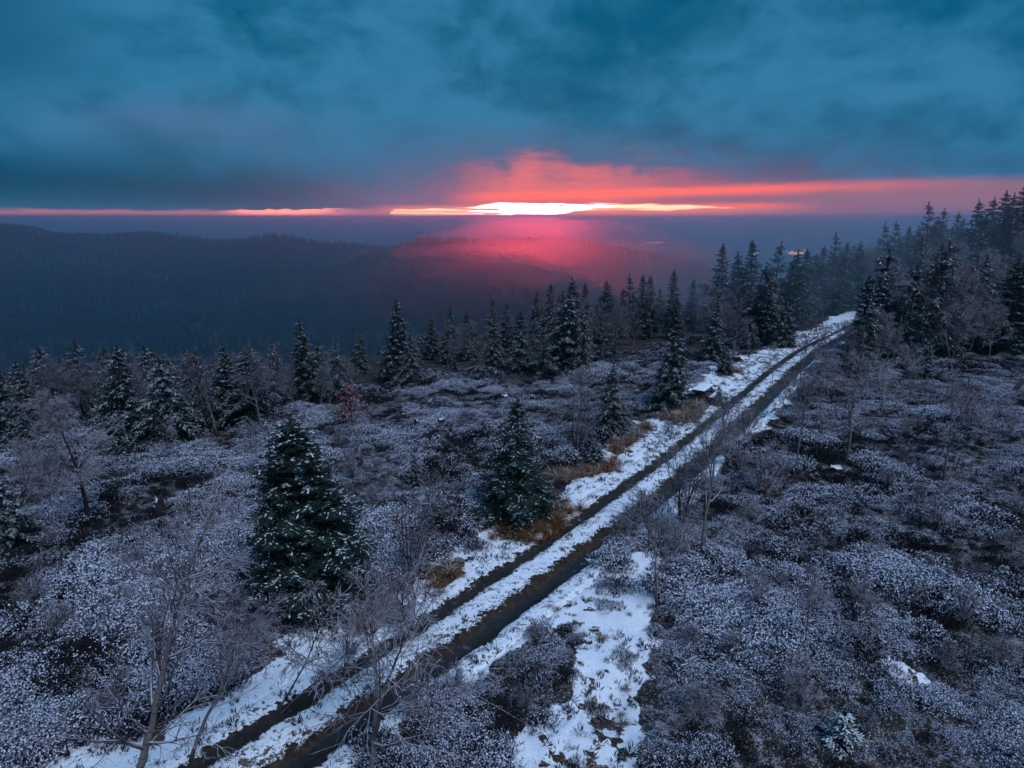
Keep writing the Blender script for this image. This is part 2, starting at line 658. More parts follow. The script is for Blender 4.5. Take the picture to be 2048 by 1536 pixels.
def frosted(name, base, snow_amt=0.5, base2=None, scale=9.0, rough=0.85, zlo=0.1, zhi=0.7, frost=(0.62, 0.63, 0.67)):
    m, nx, b = new_mat(name)
    p = objc(nx)
    n = nx.noise(p, scale, 3, 0.6)
    c = nx.mix(nx.smooth(n, 0.35, 0.65), base, base2 or tuple(v * 1.7 for v in base))
    z = normal_z(nx)
    f = nx.smooth(z + (nx.noise(p, scale * 2.3, 2, 0.6) - 0.5) * 1.0, zlo, zhi) * snow_amt
    c = nx.mix(f, c, frost)
    setc(nx, b, c, rough, 0.2)
    return m


def plain_mat(name, c1, c2, scale=6.0, rough=0.85, spec=0.2):
    m, nx, b = new_mat(name)
    n = nx.noise(objc(nx), scale, 4, 0.6)
    setc(nx, b, nx.mix(nx.smooth(n, 0.3, 0.7), c1, c2), rough, spec)
    return m


M = {}
M['snow'] = plain_mat('snow', (0.76, 0.77, 0.80), (0.84, 0.85, 0.87), 3.0, 0.7)
M['needle'] = plain_mat('spruce_needles', (0.008, 0.022, 0.017), (0.018, 0.040, 0.030), 3.0, 0.75)
M['needle_snow'] = plain_mat('snowy_needles', (0.40, 0.44, 0.46), (0.75, 0.77, 0.80), 5.0, 0.8)
M['spruce_bark'] = frosted('spruce_bark', (0.035, 0.026, 0.021), 0.4)
M['twig'] = frosted('frosted_twigs', (0.062, 0.046, 0.052), 0.58, (0.10, 0.075, 0.083), 4.0, zlo=0.1, zhi=0.8, frost=(0.66, 0.63, 0.70))
M['twig_dark'] = frosted('dark_twigs', (0.040, 0.030, 0.030), 0.45, (0.065, 0.05, 0.05), 4.0, zlo=0.0, zhi=0.8, frost=(0.5, 0.48, 0.54))
M['twig_far'] = frosted('mauve_twigs', (0.055, 0.042, 0.048), 0.40, (0.085, 0.066, 0.075), 4.0, zlo=0.1, zhi=0.9, frost=(0.5, 0.49, 0.56))
M['red_needle'] = plain_mat('rusty_needles', (0.16, 0.035, 0.030), (0.32, 0.11, 0.10), 8.0)
M['heather_dark'] = plain_mat('heather_stems', (0.007, 0.009, 0.011), (0.024, 0.021, 0.023), 14.0)
M['heather_frost'] = plain_mat('heather_frost', (0.42, 0.46, 0.56), (0.80, 0.83, 0.92), 18.0)
M['heather_mid'] = plain_mat('heather_rimed', (0.07, 0.075, 0.095), (0.24, 0.25, 0.30), 18.0)
M['grass'] = plain_mat('withered_grass', (0.080, 0.031, 0.010), (0.23, 0.098, 0.028), 9.0)
M['grass_snow'] = plain_mat('snowy_grass', (0.36, 0.31, 0.28), (0.62, 0.60, 0.60), 7.0)
M['deadwood'] = frosted('weathered_wood', (0.018, 0.015, 0.014), 0.7, (0.040, 0.031, 0.027), 7.0, zlo=0.35, zhi=0.9)
M['plank'] = frosted('picnic_wood', (0.030, 0.022, 0.018), 0.0, (0.065, 0.048, 0.038), 12.0)
M['peat'] = plain_mat('torn_peat', (0.010, 0.008, 0.007), (0.028, 0.019, 0.014), 5.0, 0.95)


def birch_bark():
    m, nx, b = new_mat('birch_bark')
    p = objc(nx)
    sp3 = nx.node('ShaderNodeSeparateXYZ'); nx.t.links.new(p.s, sp3.inputs[0])
    x_, y_, z_ = (S(nx, sp3.outputs[i]) for i in range(3))
    marks = nx.noise(nx.vec(x_ * 5.0, y_ * 5.0, z_ * 26.0), 1.0, 4, 0.6)
    big = nx.noise(nx.vec(x_ * 3.0, y_ * 3.0, z_ * 2.2), 1.0, 3, 0.6)
    low_z = nx.smooth(z_, 0.9, 0.1)           # rough dark bark at the foot of a birch
    c = nx.mix(nx.smooth(marks, 0.55, 0.68), (0.17, 0.15, 0.14), (0.03, 0.024, 0.022))
    c = nx.mix(nx.smooth(big, 0.5, 0.66), c, (0.07, 0.055, 0.05))
    c = nx.mix(low_z * 0.8, c, (0.035, 0.028, 0.026))
    setc(nx, b, c, 0.8, 0.2)
    return m


M['birch_bark'] = birch_bark()


def ground_mat():
    m, nx, b = new_mat('heath_ground')
    p = pos(nx)
    sn = nx.attr('snow'); br = nx.attr('brown'); wood = nx.attr('wood')
    n1 = nx.noise(p, 2.2, 6, 0.62); n2 = nx.noise(p, 9.0, 5, 0.65); n3 = nx.noise(p, 26.0, 3, 0.6)
    peat = nx.mix(nx.smooth(n1, 0.3, 0.7), (0.013, 0.011, 0.010), (0.042, 0.030, 0.023))
    dust = nx.smooth(n1 * 0.25 + n2 * 0.25 + n3 * 0.5, 0.50, 0.58) * 0.6 * (1.0 - wood)
    peat = nx.mix(dust, peat, (0.42, 0.43, 0.47))
    brn = nx.mix(nx.smooth(n2, 0.3, 0.7), (0.030, 0.017, 0.008), (0.12, 0.064, 0.024))
    c = nx.mix(br, peat, brn)
    snowc = nx.mix(nx.smooth(n3, 0.60, 0.74), (0.80, 0.81, 0.84), (0.34, 0.31, 0.31))
    f = nx.smooth(sn + (n1 - 0.5) * 0.8 + (n2 - 0.5) * 1.1 + (n3 - 0.5) * 0.5, 0.42, 0.60)
    c = nx.mix(f, c, snowc)
    setc(nx, b, c, 0.8, 0.25)
    bump(nx, b, n2 * 0.7 + n3 * 0.3, 0.7, 0.06)
    return m


def track_mat():
    m, nx, b = new_mat('track_surface')
    p = pos(nx)
    a = nx.attr('dl'); c_ = nx.attr('dr')
    n1 = nx.noise(p, 1.3, 5, 0.6) - 0.5; n2 = nx.noise(p, 7.0, 5, 0.65) - 0.5; n3 = nx.noise(p, 24.0, 3, 0.6)
    wob = n1 * 0.34 + n2 * 0.30
    A = nx.math('ABSOLUTE', a); B = nx.math('ABSOLUTE', c_)
    mud = nx.math('MAXIMUM', nx.smooth(A + wob, 0.22, 0.18), nx.smooth(B + wob * 1.2, 0.26, 0.21))
    fr = nx.math('MAXIMUM', nx.smooth(A + wob * 2.2, 0.36, 0.22), nx.smooth(nx.math('ABSOLUTE', c_ + 0.16) + wob * 3.0, 0.54, 0.28))
    snowc = nx.mix(nx.smooth(n3 + n2 * 0.5, 0.62, 0.80), (0.80, 0.81, 0.84), (0.22, 0.19, 0.18))
    snowc = nx.mix(nx.smooth(n2 + n1 * 0.7 + (n3 - 0.5) * 0.6, 0.05, 0.17), snowc, (0.09, 0.07, 0.055))
    fringe = nx.mix(nx.smooth(n2, -0.15, 0.15), (0.016, 0.010, 0.007), (0.055, 0.032, 0.016))
    speck = nx.noise(p, 15.0, 5, 0.7)
    col = nx.mix(nx.smooth(fr * 0.62 + speck * 0.9, 0.80, 0.92), snowc, fringe)
    mudc = nx.mix(nx.smooth(n1 + n2, -0.2, 0.2), (0.012, 0.010, 0.009), (0.032, 0.024, 0.019))
    icy = nx.smooth(nx.noise(p, 3.6, 6, 0.68) + n3 * 0.12, 0.68, 0.76) * 0.55
    mudc = nx.mix(icy, mudc, (0.42, 0.42, 0.45))
    col = nx.mix(mud, col, mudc)
    wet = nx.smooth(B + wob * 0.8, 0.32, 0.14) * nx.smooth(n1, -0.16, 0.0)
    col = nx.mix(wet * 0.5, col, (0.012, 0.011, 0.011))
    rough = 0.85 - wet * 0.55
    setc(nx, b, col, rough, 0.3)
    bump(nx, b, n2 * (1.0 - wet) + n3 * 0.25, 0.6, 0.05)
    return m


M['ground'] = ground_mat()
M['track'] = track_mat()


def land_mat(name, c1, c2, scale):
    m, nx, b = new_mat(name)
    n = nx.noise(pos(nx), scale, 5, 0.6)
    setc(nx, b, nx.mix(nx.smooth(n, 0.35, 0.65), c1, c2), 0.95, 0.05)
    return m


M['hill'] = land_mat('wooded_hill_floor', (0.012, 0.012, 0.013), (0.035, 0.028, 0.028), 0.02)
M['plain'] = land_mat('distant_fields', (0.02, 0.024, 0.024), (0.075, 0.068, 0.064), 0.0022)
M['far'] = land_mat('distant_hills', (0.02, 0.022, 0.028), (0.035, 0.035, 0.042), 0.001)
M['far_spruce'] = plain_mat('far_conifer', (0.006, 0.014, 0.013), (0.016, 0.028, 0.026), 0.4, 0.9)
M['far_bare'] = plain_mat('far_bare_crowns', (0.014, 0.012, 0.014), (0.032, 0.027, 0.031), 0.4, 0.9)


def emis(name, col, s):
    m, nx, b = new_mat(name)
    b.inputs['Base Color'].default_value = (0.02, 0.02, 0.02, 1)
    b.inputs['Emission Color'].default_value = (*col, 1)
    b.inputs['Emission Strength'].default_value = s
    m.cycles.emission_sampling = 'NONE'
    return m


M['lamp'] = emis('town_lamp', (1.0, 0.50, 0.25), 9.0)
M['glow'] = emis('greenhouse_light', (1.0, 0.36, 0.14), 2.2)

# ------------------------------------------------------------------ ground sheet
th = np.concatenate([np.radians(np.arange(-58, 58, 0.33)), np.radians(np.arange(58, 302, 4.0))])
rr = [0.4, 1.2, 2.2, 3.0]
while rr[-1] < 100: rr.append(rr[-1] * 1.0088)
while rr[-1] < 1700: rr.append(rr[-1] * 1.035)
rr = np.array(rr)
TH, RR = np.meshgrid(th, rr)
gx = (RR * np.sin(TH)).ravel(); gy = (RR * np.cos(TH)).ravel()
gz = h1(gx, gy)
ga = dl(gx, gy); gb = dr(gx, gy)
under = sstep(-0.95, -0.55, ga) * sstep(1.05, 0.65, gb) * (gy > Y0 - 3) * (gy < 86)
gz = gz - 0.22 * under
sn, br, he = masks(gx, gy)
e_ = edge_e(gx, gy)
wood = sstep(0, 6, e_)
nt = len(th)
i0 = np.arange(len(rr) - 1)[:, None] * nt; j0 = np.arange(nt)[None, :]; j1 = (j0 + 1) % nt
GF = np.stack([i0 + j0, i0 + nt + j0, i0 + nt + j1, i0 + j1], -1).reshape(-1, 4)[:, ::-1]
cap_i = len(gx)
GV = np.stack([gx, gy, gz], 1)
GV = np.concatenate([GV, [[0, 0, float(h1(0.0, 0.0))]]])
capF = np.array([[j, (j + 1) % nt, cap_i] for j in range(nt)])[:, ::-1]
z1 = lambda a: np.append(a, 0)
gme = mesh_np('ground', GV, [GF, capF], [M['ground']], [0, 0], True, {'snow': z1(sn), 'brown': z1(br), 'wood': z1(wood)})
obj('ground', gme, kind='structure', label='snow dusted heath ground falling away into the wooded valley')

# ------------------------------------------------------------------ track strip with two sunk wheel ruts
ys = [Y0 - 2.5]
while ys[-1] < 84: ys.append(ys[-1] + max(0.06, 0.0055 * ys[-1]))
ys = np.array(ys)
us = np.linspace(-1.0, 1.0, 56)
YY, UU = np.meshgrid(ys, us, indexing='ij')
lx, rx_ = xl(YY), xr(YY)
mid = 0.5 * (lx + rx_); half = 0.5 * (rx_ - lx) * CT
ss = UU * (half + 0.92)
tx = mid + ss / CT
tz = h0(tx, YY)
A_ = dl(tx, YY); B_ = dr(tx, YY)
nb = (fbm(tx * 1.4, YY * 1.4, 8, 3) - 0.5)
tz = tz + 0.012 - 0.11 * np.exp(-(A_ / 0.27) ** 2) - 0.15 * np.exp(-(B_ / 0.34) ** 2) + 0.05 * np.exp(-((UU) / 0.35) ** 2) + nb * 0.07
tz = tz + (fbm(tx * 6, YY * 6, 18, 2) - 0.5) * 0.045
tz = tz - 0.16 * sstep(0.93, 1.0, np.abs(UU))
nu = len(us)
a = np.arange(len(ys) - 1)[:, None] * nu; b = np.arange(nu - 1)[None, :]
TF = np.stack([a + b, a + b + 1, a + nu + b + 1, a + nu + b], -1).reshape(-1, 4)
tme = mesh_np('track', np.stack([tx, YY, tz], -1).reshape(-1, 3), [TF], [M['track']], [0], True, {'dl': A_.ravel(), 'dr': B_.ravel()})
obj('track', tme, kind='structure', label='snowy dirt track with two muddy wheel ruts crossing the heath')


# ------------------------------------------------------------------ wooded ridges, plain, far hills
def px_az(px):
    return math.atan((px - 1024) / FPX * cp)


def px_el(px, py):
    d = ray(px, py)
    return math.asin(d[2])


def ridge(name, prof, Rc, width, zfloor, zback, label, seed, lift):
    azs = np.array([math.atan2(*ray(px, py)[:2]) for px, py in prof])
    els = np.array([px_el(px, py) for px, py in prof])
    az_g = np.linspace(azs[0], azs[-1], 260)
    el_g = np.interp(az_g, azs, els)
    rc = Rc + (fbm(az_g * 6, az_g * 0, seed, 3) - 0.5) * 260
    zc = CAM_H + rc * np.tan(el_g) - lift
    ts = np.concatenate([np.linspace(-1, 0, 12)[:-1], np.linspace(0, 1, 50)])
    T, AZ = np.meshgrid(ts, az_g, indexing='ij')
    RC = np.broadcast_to(rc, T.shape); ZC = np.broadcast_to(zc, T.shape)
    front = np.maximum(T, 0); back = np.maximum(-T, 0)
    RD = RC - width * front + 700 * back
    f = front ** 1.25
    Z = ZC - (ZC - zfloor) * f - (ZC - zback) * sstep(0, 1, back)
    xg = RD * np.sin(AZ); yg = RD * np.cos(AZ)
    Z = Z + (fbm(xg / 170, yg / 170, seed + 3, 4) - 0.5) * 75 * (front * (1 - front) * 3.0)
    n = len(az_g)
    a_ = np.arange(len(ts) - 1)[:, None] * n; b_ = np.arange(n - 1)[None, :]
    F = np.stack([a_ + b_, a_ + b_ + 1, a_ + n + b_ + 1, a_ + n + b_], -1).reshape(-1, 4)
    V = np.stack([xg, yg, Z], -1).reshape(-1, 3)
    me = mesh_np(name, V, [F], [M['hill']], [0], True)
    obj(name, me, kind='structure', label=label)
    return V.reshape(len(ts), n, 3)[10:]


RIDGE_L = [(-420, 452), (-150, 446), (0, 449), (70, 455), (105, 466), (210, 470), (290, 463), (340, 467), (420, 478), (480, 478), (535, 468), (575, 469), (620, 481), (700, 486), (790, 497), (900, 510), (1000, 530), (1100, 560)]
RIDGE_C = [(560, 560), (680, 530), (760, 500), (800, 489), (835, 477), (870, 474), (940, 479), (1000, 477), (1060, 475), (1120, 477), (1160, 481), (1220, 492), (1300, 506), (1345, 514), (1390, 524), (1430, 542), (1500, 580), (1600, 640)]
gridL = ridge('hill', RIDGE_L, 1450, 620, -150, -150, 'dark wooded ridge across the valley on the hazy side', 3, 8.0)
gridC = ridge('hill', RIDGE_C, 1080, 420, -150, -150, 'wooded hill standing in pink mist under the sunset', 23, 8.0)

PLAIN_Z = -150.0
pr = np.array([1250, 1700, 2300, 3200, 4600, 6500, 9000, 12300.0]); pa = np.radians(np.arange(-75, 76, 3))
PA, PR = np.meshgrid(pa, pr)
pv = np.stack([PR * np.sin(PA), PR * np.cos(PA), np.full(PA.shape, PLAIN_Z)], -1).reshape(-1, 3)
n_ = len(pa)
a = np.arange(len(pr) - 1)[:, None] * n_; b = np.arange(n_ - 1)[None, :]
PF = np.stack([a + b, a + b + 1, a + n_ + b + 1, a + n_ + b], -1).reshape(-1, 4)
obj('plain', mesh_np('plain', pv, [PF[:, ::-1]], [M['plain']], [0]), kind='structure', label='flat hazy plain with scattered lights reaching to the horizon')

FARP = [(-400, 446), (0, 447), (100, 443), (250, 438), (330, 440), (420, 443), (500, 440), (545, 437), (610, 437), (680, 440), (760, 444), (850, 448), (950, 450), (1100, 451), (1300, 452), (1450, 452), (1520, 451), (1560, 451), (1640, 449.5), (1700, 450), (1800, 452), (2400, 450)]
fa = np.array([math.atan2(*ray(px, py)[:2]) for px, py in FARP]); fe = np.array([px_el(*p) for p in FARP])
fg = np.linspace(fa[0], fa[-1], 500)
D = 12000.0
zt = CAM_H + D * np.tan(np.interp(fg, fa, fe)) + (fbm(fg * 60, fg * 0, 4, 4) - 0.5) * 16
rows = []
for dist, k in ((11300, 0.0), (11650, 0.6), (12000, 1.0), (12290, 0.0)):
    rows.append(np.stack([dist * np.sin(fg), dist * np.cos(fg), (PLAIN_Z - 3) + (zt - PLAIN_Z + 3) * k], -1))
fv = np.concatenate(rows); n_ = len(fg)
a = np.arange(3)[:, None] * n_; b = np.arange(n_ - 1)[None, :]
FF = np.stack([a + b, a + b + 1, a + n_ + b + 1, a + n_ + b], -1).reshape(-1, 4)
obj('far_hills', mesh_np('far_hills', fv, [FF], [M['far']], [0], True), kind='structure', label='low line of hills on the far horizon')


# ------------------------------------------------------------------ scatter helper (geometry nodes; stuff only)
def scatter(name, label, protos, P, rot, scl, idx, cat=None):
    pc = bpy.data.collections.new(name + '_kit')
    for i, me in enumerate(protos):
        po = bpy.data.objects.new('%s_kit_%02d' % (name, i), me)
        pc.objects.link(po)
    me = bpy.data.meshes.new(name)
    me.vertices.add(len(P))
    me.vertices.foreach_set('co', np.asarray(P, np.float32).ravel())
    a_ = me.attributes.new('rot', 'FLOAT_VECTOR', 'POINT'); a_.data.foreach_set('vector', np.asarray(rot, np.float32).ravel())
    a_ = me.attributes.new('scl', 'FLOAT_VECTOR', 'POINT'); a_.data.foreach_set('vector', np.asarray(scl, np.float32).ravel())
    a_ = me.attributes.new('idx', 'INT', 'POINT'); a_.data.foreach_set('value', np.asarray(idx, np.int32))
    o = obj(name, me, kind='stuff', label=label, cat=cat)
    g = bpy.data.node_groups.new(name + '_nodes', 'GeometryNodeTree')
    g.interface.new_socket('Geometry', in_out='INPUT', socket_type='NodeSocketGeometry')
    g.interface.new_socket('Geometry', in_out='OUTPUT', socket_type='NodeSocketGeometry')
    gi = g.nodes.new('NodeGroupInput'); go = g.nodes.new('NodeGroupOutput')
    ip = g.nodes.new('GeometryNodeInstanceOnPoints')
    ci = g.nodes.new('GeometryNodeCollectionInfo')
    ci.inputs[0].default_value = pc
    ci.inputs[1].default_value = True
    ci.inputs[2].default_value = True

    def named(nm, typ):
        n = g.nodes.new('GeometryNodeInputNamedAttribute'); n.data_type = typ
        n.inputs[0].default_value = nm
        return n.outputs[0]
    e2r = g.nodes.new('FunctionNodeEulerToRotation')
    g.links.new(named('rot', 'FLOAT_VECTOR'), e2r.inputs[0])
    g.links.new(gi.outputs[0], ip.inputs['Points'])
    g.links.new(ci.outputs[0], ip.inputs['Instance'])
    ip.inputs['Pick Instance'].default_value = True
    g.links.new(named('idx', 'INT'), ip.inputs['Instance Index'])
    g.links.new(e2r.outputs[0], ip.inputs['Rotation'])
    g.links.new(named('scl', 'FLOAT_VECTOR'), ip.inputs['Scale'])
    g.links.new(ip.outputs[0], go.inputs[0])
    md = o.modifiers.new('scatter', 'NODES'); md.node_group = g
    return o


# far woods on the two ridges and in the valley
def far_conifer(seed):
    rs = np.random.default_rng(seed); mb = MB()
    for k in range(60):
        t = rs.uniform(0.08, 1.0) ** 0.8
        r = 0.24 * (1 - t) + 0.015
        an = rs.uniform(0, 6.283)
        c = np.array([0, 0, t])
        o_ = np.array([math.cos(an), math.sin(an), 0])
        s_ = np.array([-math.sin(an), math.cos(an), 0])
        tip = c + o_ * r * rs.uniform(0.8, 1.25) - np.array([0, 0, rs.uniform(0.01, 0.07)])
        mb.add([c + s_ * r * 0.6 + o_ * r * .2, c - s_ * r * 0.6 + o_ * r * .2, tip], [[0, 1, 2]])
        mb.add([c + [0, 0, 0.05], c + o_ * r * .8 + s_ * r * .3 - [0, 0, 0.05], c + o_ * r * .8 - s_ * r * .3 - [0, 0, 0.05]], [[0, 1, 2]])
    return mb.mesh('far_conifer', [M['far_spruce']])


def far_bare(seed):
    rs = np.random.default_rng(seed); mb = MB()
    for k in range(90):
        d = norm(rs.normal(size=3)); d[2] = abs(d[2]) * 1.1 - 0.25
        c = np.array([0, 0, 0.6]) + d * [0.34, 0.34, 0.42] * rs.uniform(0.5, 1.0)
        o_ = norm(d + rs.normal(size=3) * .5); s_ = norm(np.cross(o_, rs.normal(size=3)))
        mb.add([c + s_ * .03, c - s_ * .03, c + o_ * rs.uniform(.08, .2)], [[0, 1, 2]])
    seg_tubes(mb, np.array([[0, 0, 0.0]]), np.array([[0, 0, 0.7]]), np.array([.02]), np.array([.008]), 4)
    return mb.mesh('far_bare', [M['far_bare']])


wp = []
for G, n in ((gridL, 15000), (gridC, 12000)):
    nr, nc = G.shape[:2]
    ti = rng.uniform(0, 1, n) ** 1.1 * (nr - 1.01); ci_ = rng.uniform(0, nc - 1.01, n)
    ia = ti.astype(int); ja = ci_.astype(int); fa_ = (ti - ia)[:, None]; fb_ = (ci_ - ja)[:, None]
    P = (G[ia, ja] * (1 - fa_) + G[ia + 1, ja] * fa_) * (1 - fb_) + (G[ia, ja + 1] * (1 - fa_) + G[ia + 1, ja + 1] * fa_) * fb_
    wp.append(P)
n = 9000                                    # valley floor and the slope below the hilltop
ang = rng.uniform(-0.75, 0.55, n); rad = np.sqrt(rng.uniform(130 ** 2, 980 ** 2, n))
vx = rad * np.sin(ang); vy = rad * np.cos(ang)
ve = edge_e(vx, vy)
k = ve > 75
wp.append(np.stack([vx, vy, h0(vx, vy)], 1)[k])
P = np.concatenate(wp)
nn = len(P)
bare = fbm(P[:, 0] / 120, P[:, 1] / 120, 41, 3) + rng.uniform(-.12, .12, nn) > 0.56
idx = np.where(bare, rng.integers(4, 8, nn), rng.integers(0, 4, nn))
hgt = rng.uniform(8, 14, nn) * np.where(bare, 0.9, 1.0)
wid = hgt * np.where(bare, rng.uniform(.8, 1.1, nn), rng.uniform(.9, 1.3, nn))
scatter('far_woods', 'distant mixed woods covering the ridges beyond the valley',
        [far_conifer(i) for i in range(4)] + [far_bare(i + 10) for i in range(4)],
        P - [0, 0, 0.5], np.stack([rng.uniform(-.05, .05, nn), rng.uniform(-.05, .05, nn), rng.uniform(0, 6.28, nn)], 1),
        np.stack([wid, wid, hgt], 1), idx, 'woods')

# lights far out on the plain
mb = MB()
rs = np.random.default_rng(5)
clusters = [(210, 453, 14, 3), (340, 460, 60, 4), (470, 465, 40, 5), (690, 463, 40, 6), (770, 466, 30, 5), (870, 478, 20, 2), (1290, 482, 30, 5), (1480, 485, 60, 5), (1600, 485, 60, 6), (1580, 505, 40, 8), (1660, 470, 40, 4), (1230, 470, 40, 3)]
for cx, cy_, sp, n in clusters:
    for _ in range(n * 2):
        px_ = cx + rs.normal() * sp; py_ = cy_ + rs.normal() * 3.0
        d = ray(px_, py_)
        if d[2] > -0.015: continue
        t = (CAM_H - PLAIN_Z) / -d[2]
        if t > 11000 or t < 2200: continue
        s_ = t / 1384 * rs.uniform(0.5, 1.1)
        box_np(mb, (d[0] * t, d[1] * t, PLAIN_Z + s_ * .5 + .5), (s_ * 1.3, s_, s_))
obj('town_lights', mb.mesh('town_lights', [M['lamp']]), kind='stuff', label='sprinkling of tiny orange lights on the distant plain', cat='lights')


def lit_hall(px_, py_, wpx, label):
    d = ray(px_, py_); t = (CAM_H - PLAIN_Z) / -d[2]
    w = wpx * t / 1384
    e0 = empty('lit_building', (d[0] * t, d[1] * t, PLAIN_Z + 0.3), label, 'building', 'glowing halls far out on the plain')
    m1 = MB()
    for i in range(6):
        wi = w / 6.3
        m1.add(np.array([[-wi / 2, -14, 0], [wi / 2, -14, 0], [wi / 2, 14, 0], [-wi / 2, 14, 0], [-wi / 2, -14, 7], [wi / 2, -14, 7], [wi / 2, 14, 7], [-wi / 2, 14, 7], [0, -14, 10], [0, 14, 10]]) + [(i - 2.5) * wi * 1.04, 0, 0],
               [[0, 1, 5, 4], [1, 2, 6, 5], [2, 3, 7, 6], [3, 0, 4, 7], [4, 5, 8, 8], [6, 7, 9, 9], [5, 6, 9, 8], [7, 4, 8, 9]])
    obj('glass_bays', m1.mesh('glass_bays', [M['glow']]), e0)
    return e0


lit_hall(1308, 487, 30, 'long orange glowing hall on the plain right of the pink misty hill')
lit_hall(1592, 509, 22, 'glowing hall on the plain half hidden behind the spruce tops')


# ------------------------------------------------------------------ tree prototypes
def spruce(seed, h, rad, dens=1.0, snow=0.4, droop=0.35, ragged=0.15, base=0.06, power=0.85, tip=0.25, gap=0.27, needle=0.055, tw=1.0, nw=0.017):
    """unit: metres. returns (trunk mesh, crown mesh)"""
    rs = np.random.default_rng(seed)
    tb = MB()
    zs = np.linspace(0, h * 0.975, 14)
    bend = np.stack([np.cumsum(rs.normal(0, .012, 14)) * h * .2, np.cumsum(rs.normal(0, .012, 14)) * h * .2, zs], 1)
    bend[0, :2] = 0
    path_tube(tb, bend, 0.016 * h * (1 - zs / h) ** 0.9 + 0.008, 7, 0)
    mb = MB()
    z = h * base
    lop = ragged * .7; lop_a = rs.uniform(0, 6.28)
    branches = []
    while z < h * 0.955:
        f = z / h
        n = max(4, int(round(rs.uniform(6, 8) * dens)))
        a0 = rs.uniform(0, 6.28)
        L0 = rad * (1 - f) ** power * (0.75 + 0.25 * min(1, f / 0.12)) + 0.05 * h * .2
        for i in range(n):
            az_b = a0 + i * 6.283 / n
            L = L0 * rs.uniform(1 - ragged * 2.0, 1 + ragged) * (1 + lop * math.cos(az_b - lop_a + 3.0 * f))
            if rs.uniform() < ragged * .5: continue
            branches.append((z + rs.uniform(-.3, .3) * gap, a0 + i * 6.283 / n + rs.uniform(-.25, .25), L, f))
        z += gap * rs.uniform(0.75, 1.2) * (1 - 0.35 * f)
    # leader
    branches.append((h * 0.96, 0, 0.0, 1.0))
    V = []; Vs = []
    seg0 = []; seg1 = []; sr0 = []; sr1 = []
    for z, a_, L, f in branches:
        o0 = np.array([np.interp(z, zs, bend[:, 0]), np.interp(z, zs, bend[:, 1]), z])
        hd = np.array([math.cos(a_), math.sin(a_), 0]); sd = np.array([-math.sin(a_), math.cos(a_), 0])
        u0 = 0.25 + 0.75 * f ** 1.5 + rs.uniform(-.08, .08)
        dr_ = droop * (1.35 - f) + rs.uniform(-.08, .1) + u0 * 0.4
        if L <= 0.02:
            continue
        def pt(t):
            t = np.asarray(t)[..., None]
            return o0 + hd * L * t * (1 - .06 * t) + np.array([0, 0, 1.0]) * L * (u0 * t - (dr_ + u0 * .3) * t ** 2 + tip * t ** 3)
        tt = np.linspace(0, 1, 5); pp = pt(tt)
        seg0.append(pp[:-1]); seg1.append(pp[1:]); r_ = 0.012 * L ** .5 * (1 - tt * .85)
        sr0.append(r_[:-1]); sr1.append(r_[1:])
        nt_ = max(8, int(L / 0.07 * 2 * tw))
        t = rs.uniform(0.10, 1.0, nt_) ** 0.85
        sgn = np.where(np.arange(nt_) % 2 == 0, 1.0, -1.0)
        lt = L * 0.42 * (1 - t) ** 0.8 * rs.uniform(.7, 1.2, nt_) + 0.09
        fw = rs.uniform(.5, .95, nt_)
        dn = rs.uniform(-.55, .12, nt_) * (0.6 + droop)
        td = norm(hd[None] * fw[:, None] + sd[None] * sgn[:, None] * np.where(t > .93, .3, .85)[:, None] + np.array([0, 0, 1.0])[None] * dn[:, None])
        p0 = pt(t)
        m_ = np.maximum(2, (lt / 0.06).astype(int))
        rep = np.repeat(np.arange(nt_), m_)
        k_ = np.concatenate([np.arange(c) for c in m_]) / np.repeat(m_, m_)
        base_p = p0[rep] + td[rep] * (lt[rep] * k_)[:, None] - np.array([0, 0, 1.0]) * (0.25 * lt[rep] * k_ ** 2)[:, None]
        d_ = td[rep]
        side = norm(np.cross(d_, np.array([0, 0, 1.0])[None]))
        roll = rs.uniform(-.7, .7, len(rep))[:, None]
        upv = np.cross(side, d_)
        for sg in (1, -1):
            sv_ = side * sg * np.cos(roll) + upv * np.sin(roll) * sg
            nl = needle * rs.uniform(.8, 1.4, len(rep))[:, None]
            w = nw
            A = base_p + d_ * w; B = base_p - d_ * w
            C = base_p + sv_ * nl + d_ * nl * 0.7
            V.append(np.stack([A, B, C], 1))
        # snow lying on the outer sprays
        ps = np.minimum(1.0, 1.5 * (snow * sstep(0.25, 0.8, t[rep]) * (0.55 + 0.45 * f) + snow * .12))
        sel = rs.uniform(0, 1, len(rep)) < ps
        if sel.any():
            bp = base_p[sel] + [0, 0, .014]; dd = d_[sel]; sdv = side[sel]
            wv = rs.uniform(.010, .024, sel.sum())[:, None] * (nw / .017) ** .6
            ln = rs.uniform(.025, .05, sel.sum())[:, None] * (nw / .017) ** .6
            Vs.append(np.stack([bp + sdv * wv, bp - sdv * wv, bp + dd * ln * 1.2 + [0, 0, .006]], 1))
            Vs.append(np.stack([bp + sdv * wv, bp - dd * ln, bp - sdv * wv], 1))
    seg_tubes(mb, np.concatenate(seg0), np.concatenate(seg1), np.concatenate(sr0), np.concatenate(sr1), 3, 0)
    # leader shoot needles
    nl = 110
    zf = rs.uniform(.84, 1.0, nl); zz = zf * h; an = rs.uniform(0, 6.28, nl)
    bp = np.stack([np.full(nl, bend[-1, 0]), np.full(nl, bend[-1, 1]), zz], 1); dd = np.stack([np.cos(an), np.sin(an), np.full(nl, .9)], 1)
    V.append(np.stack([bp + [0, 0, nw], bp - [0, 0, nw], bp + dd * (needle * 1.3 * (1.3 - (zf - .84) * 4))[:, None]], 1))
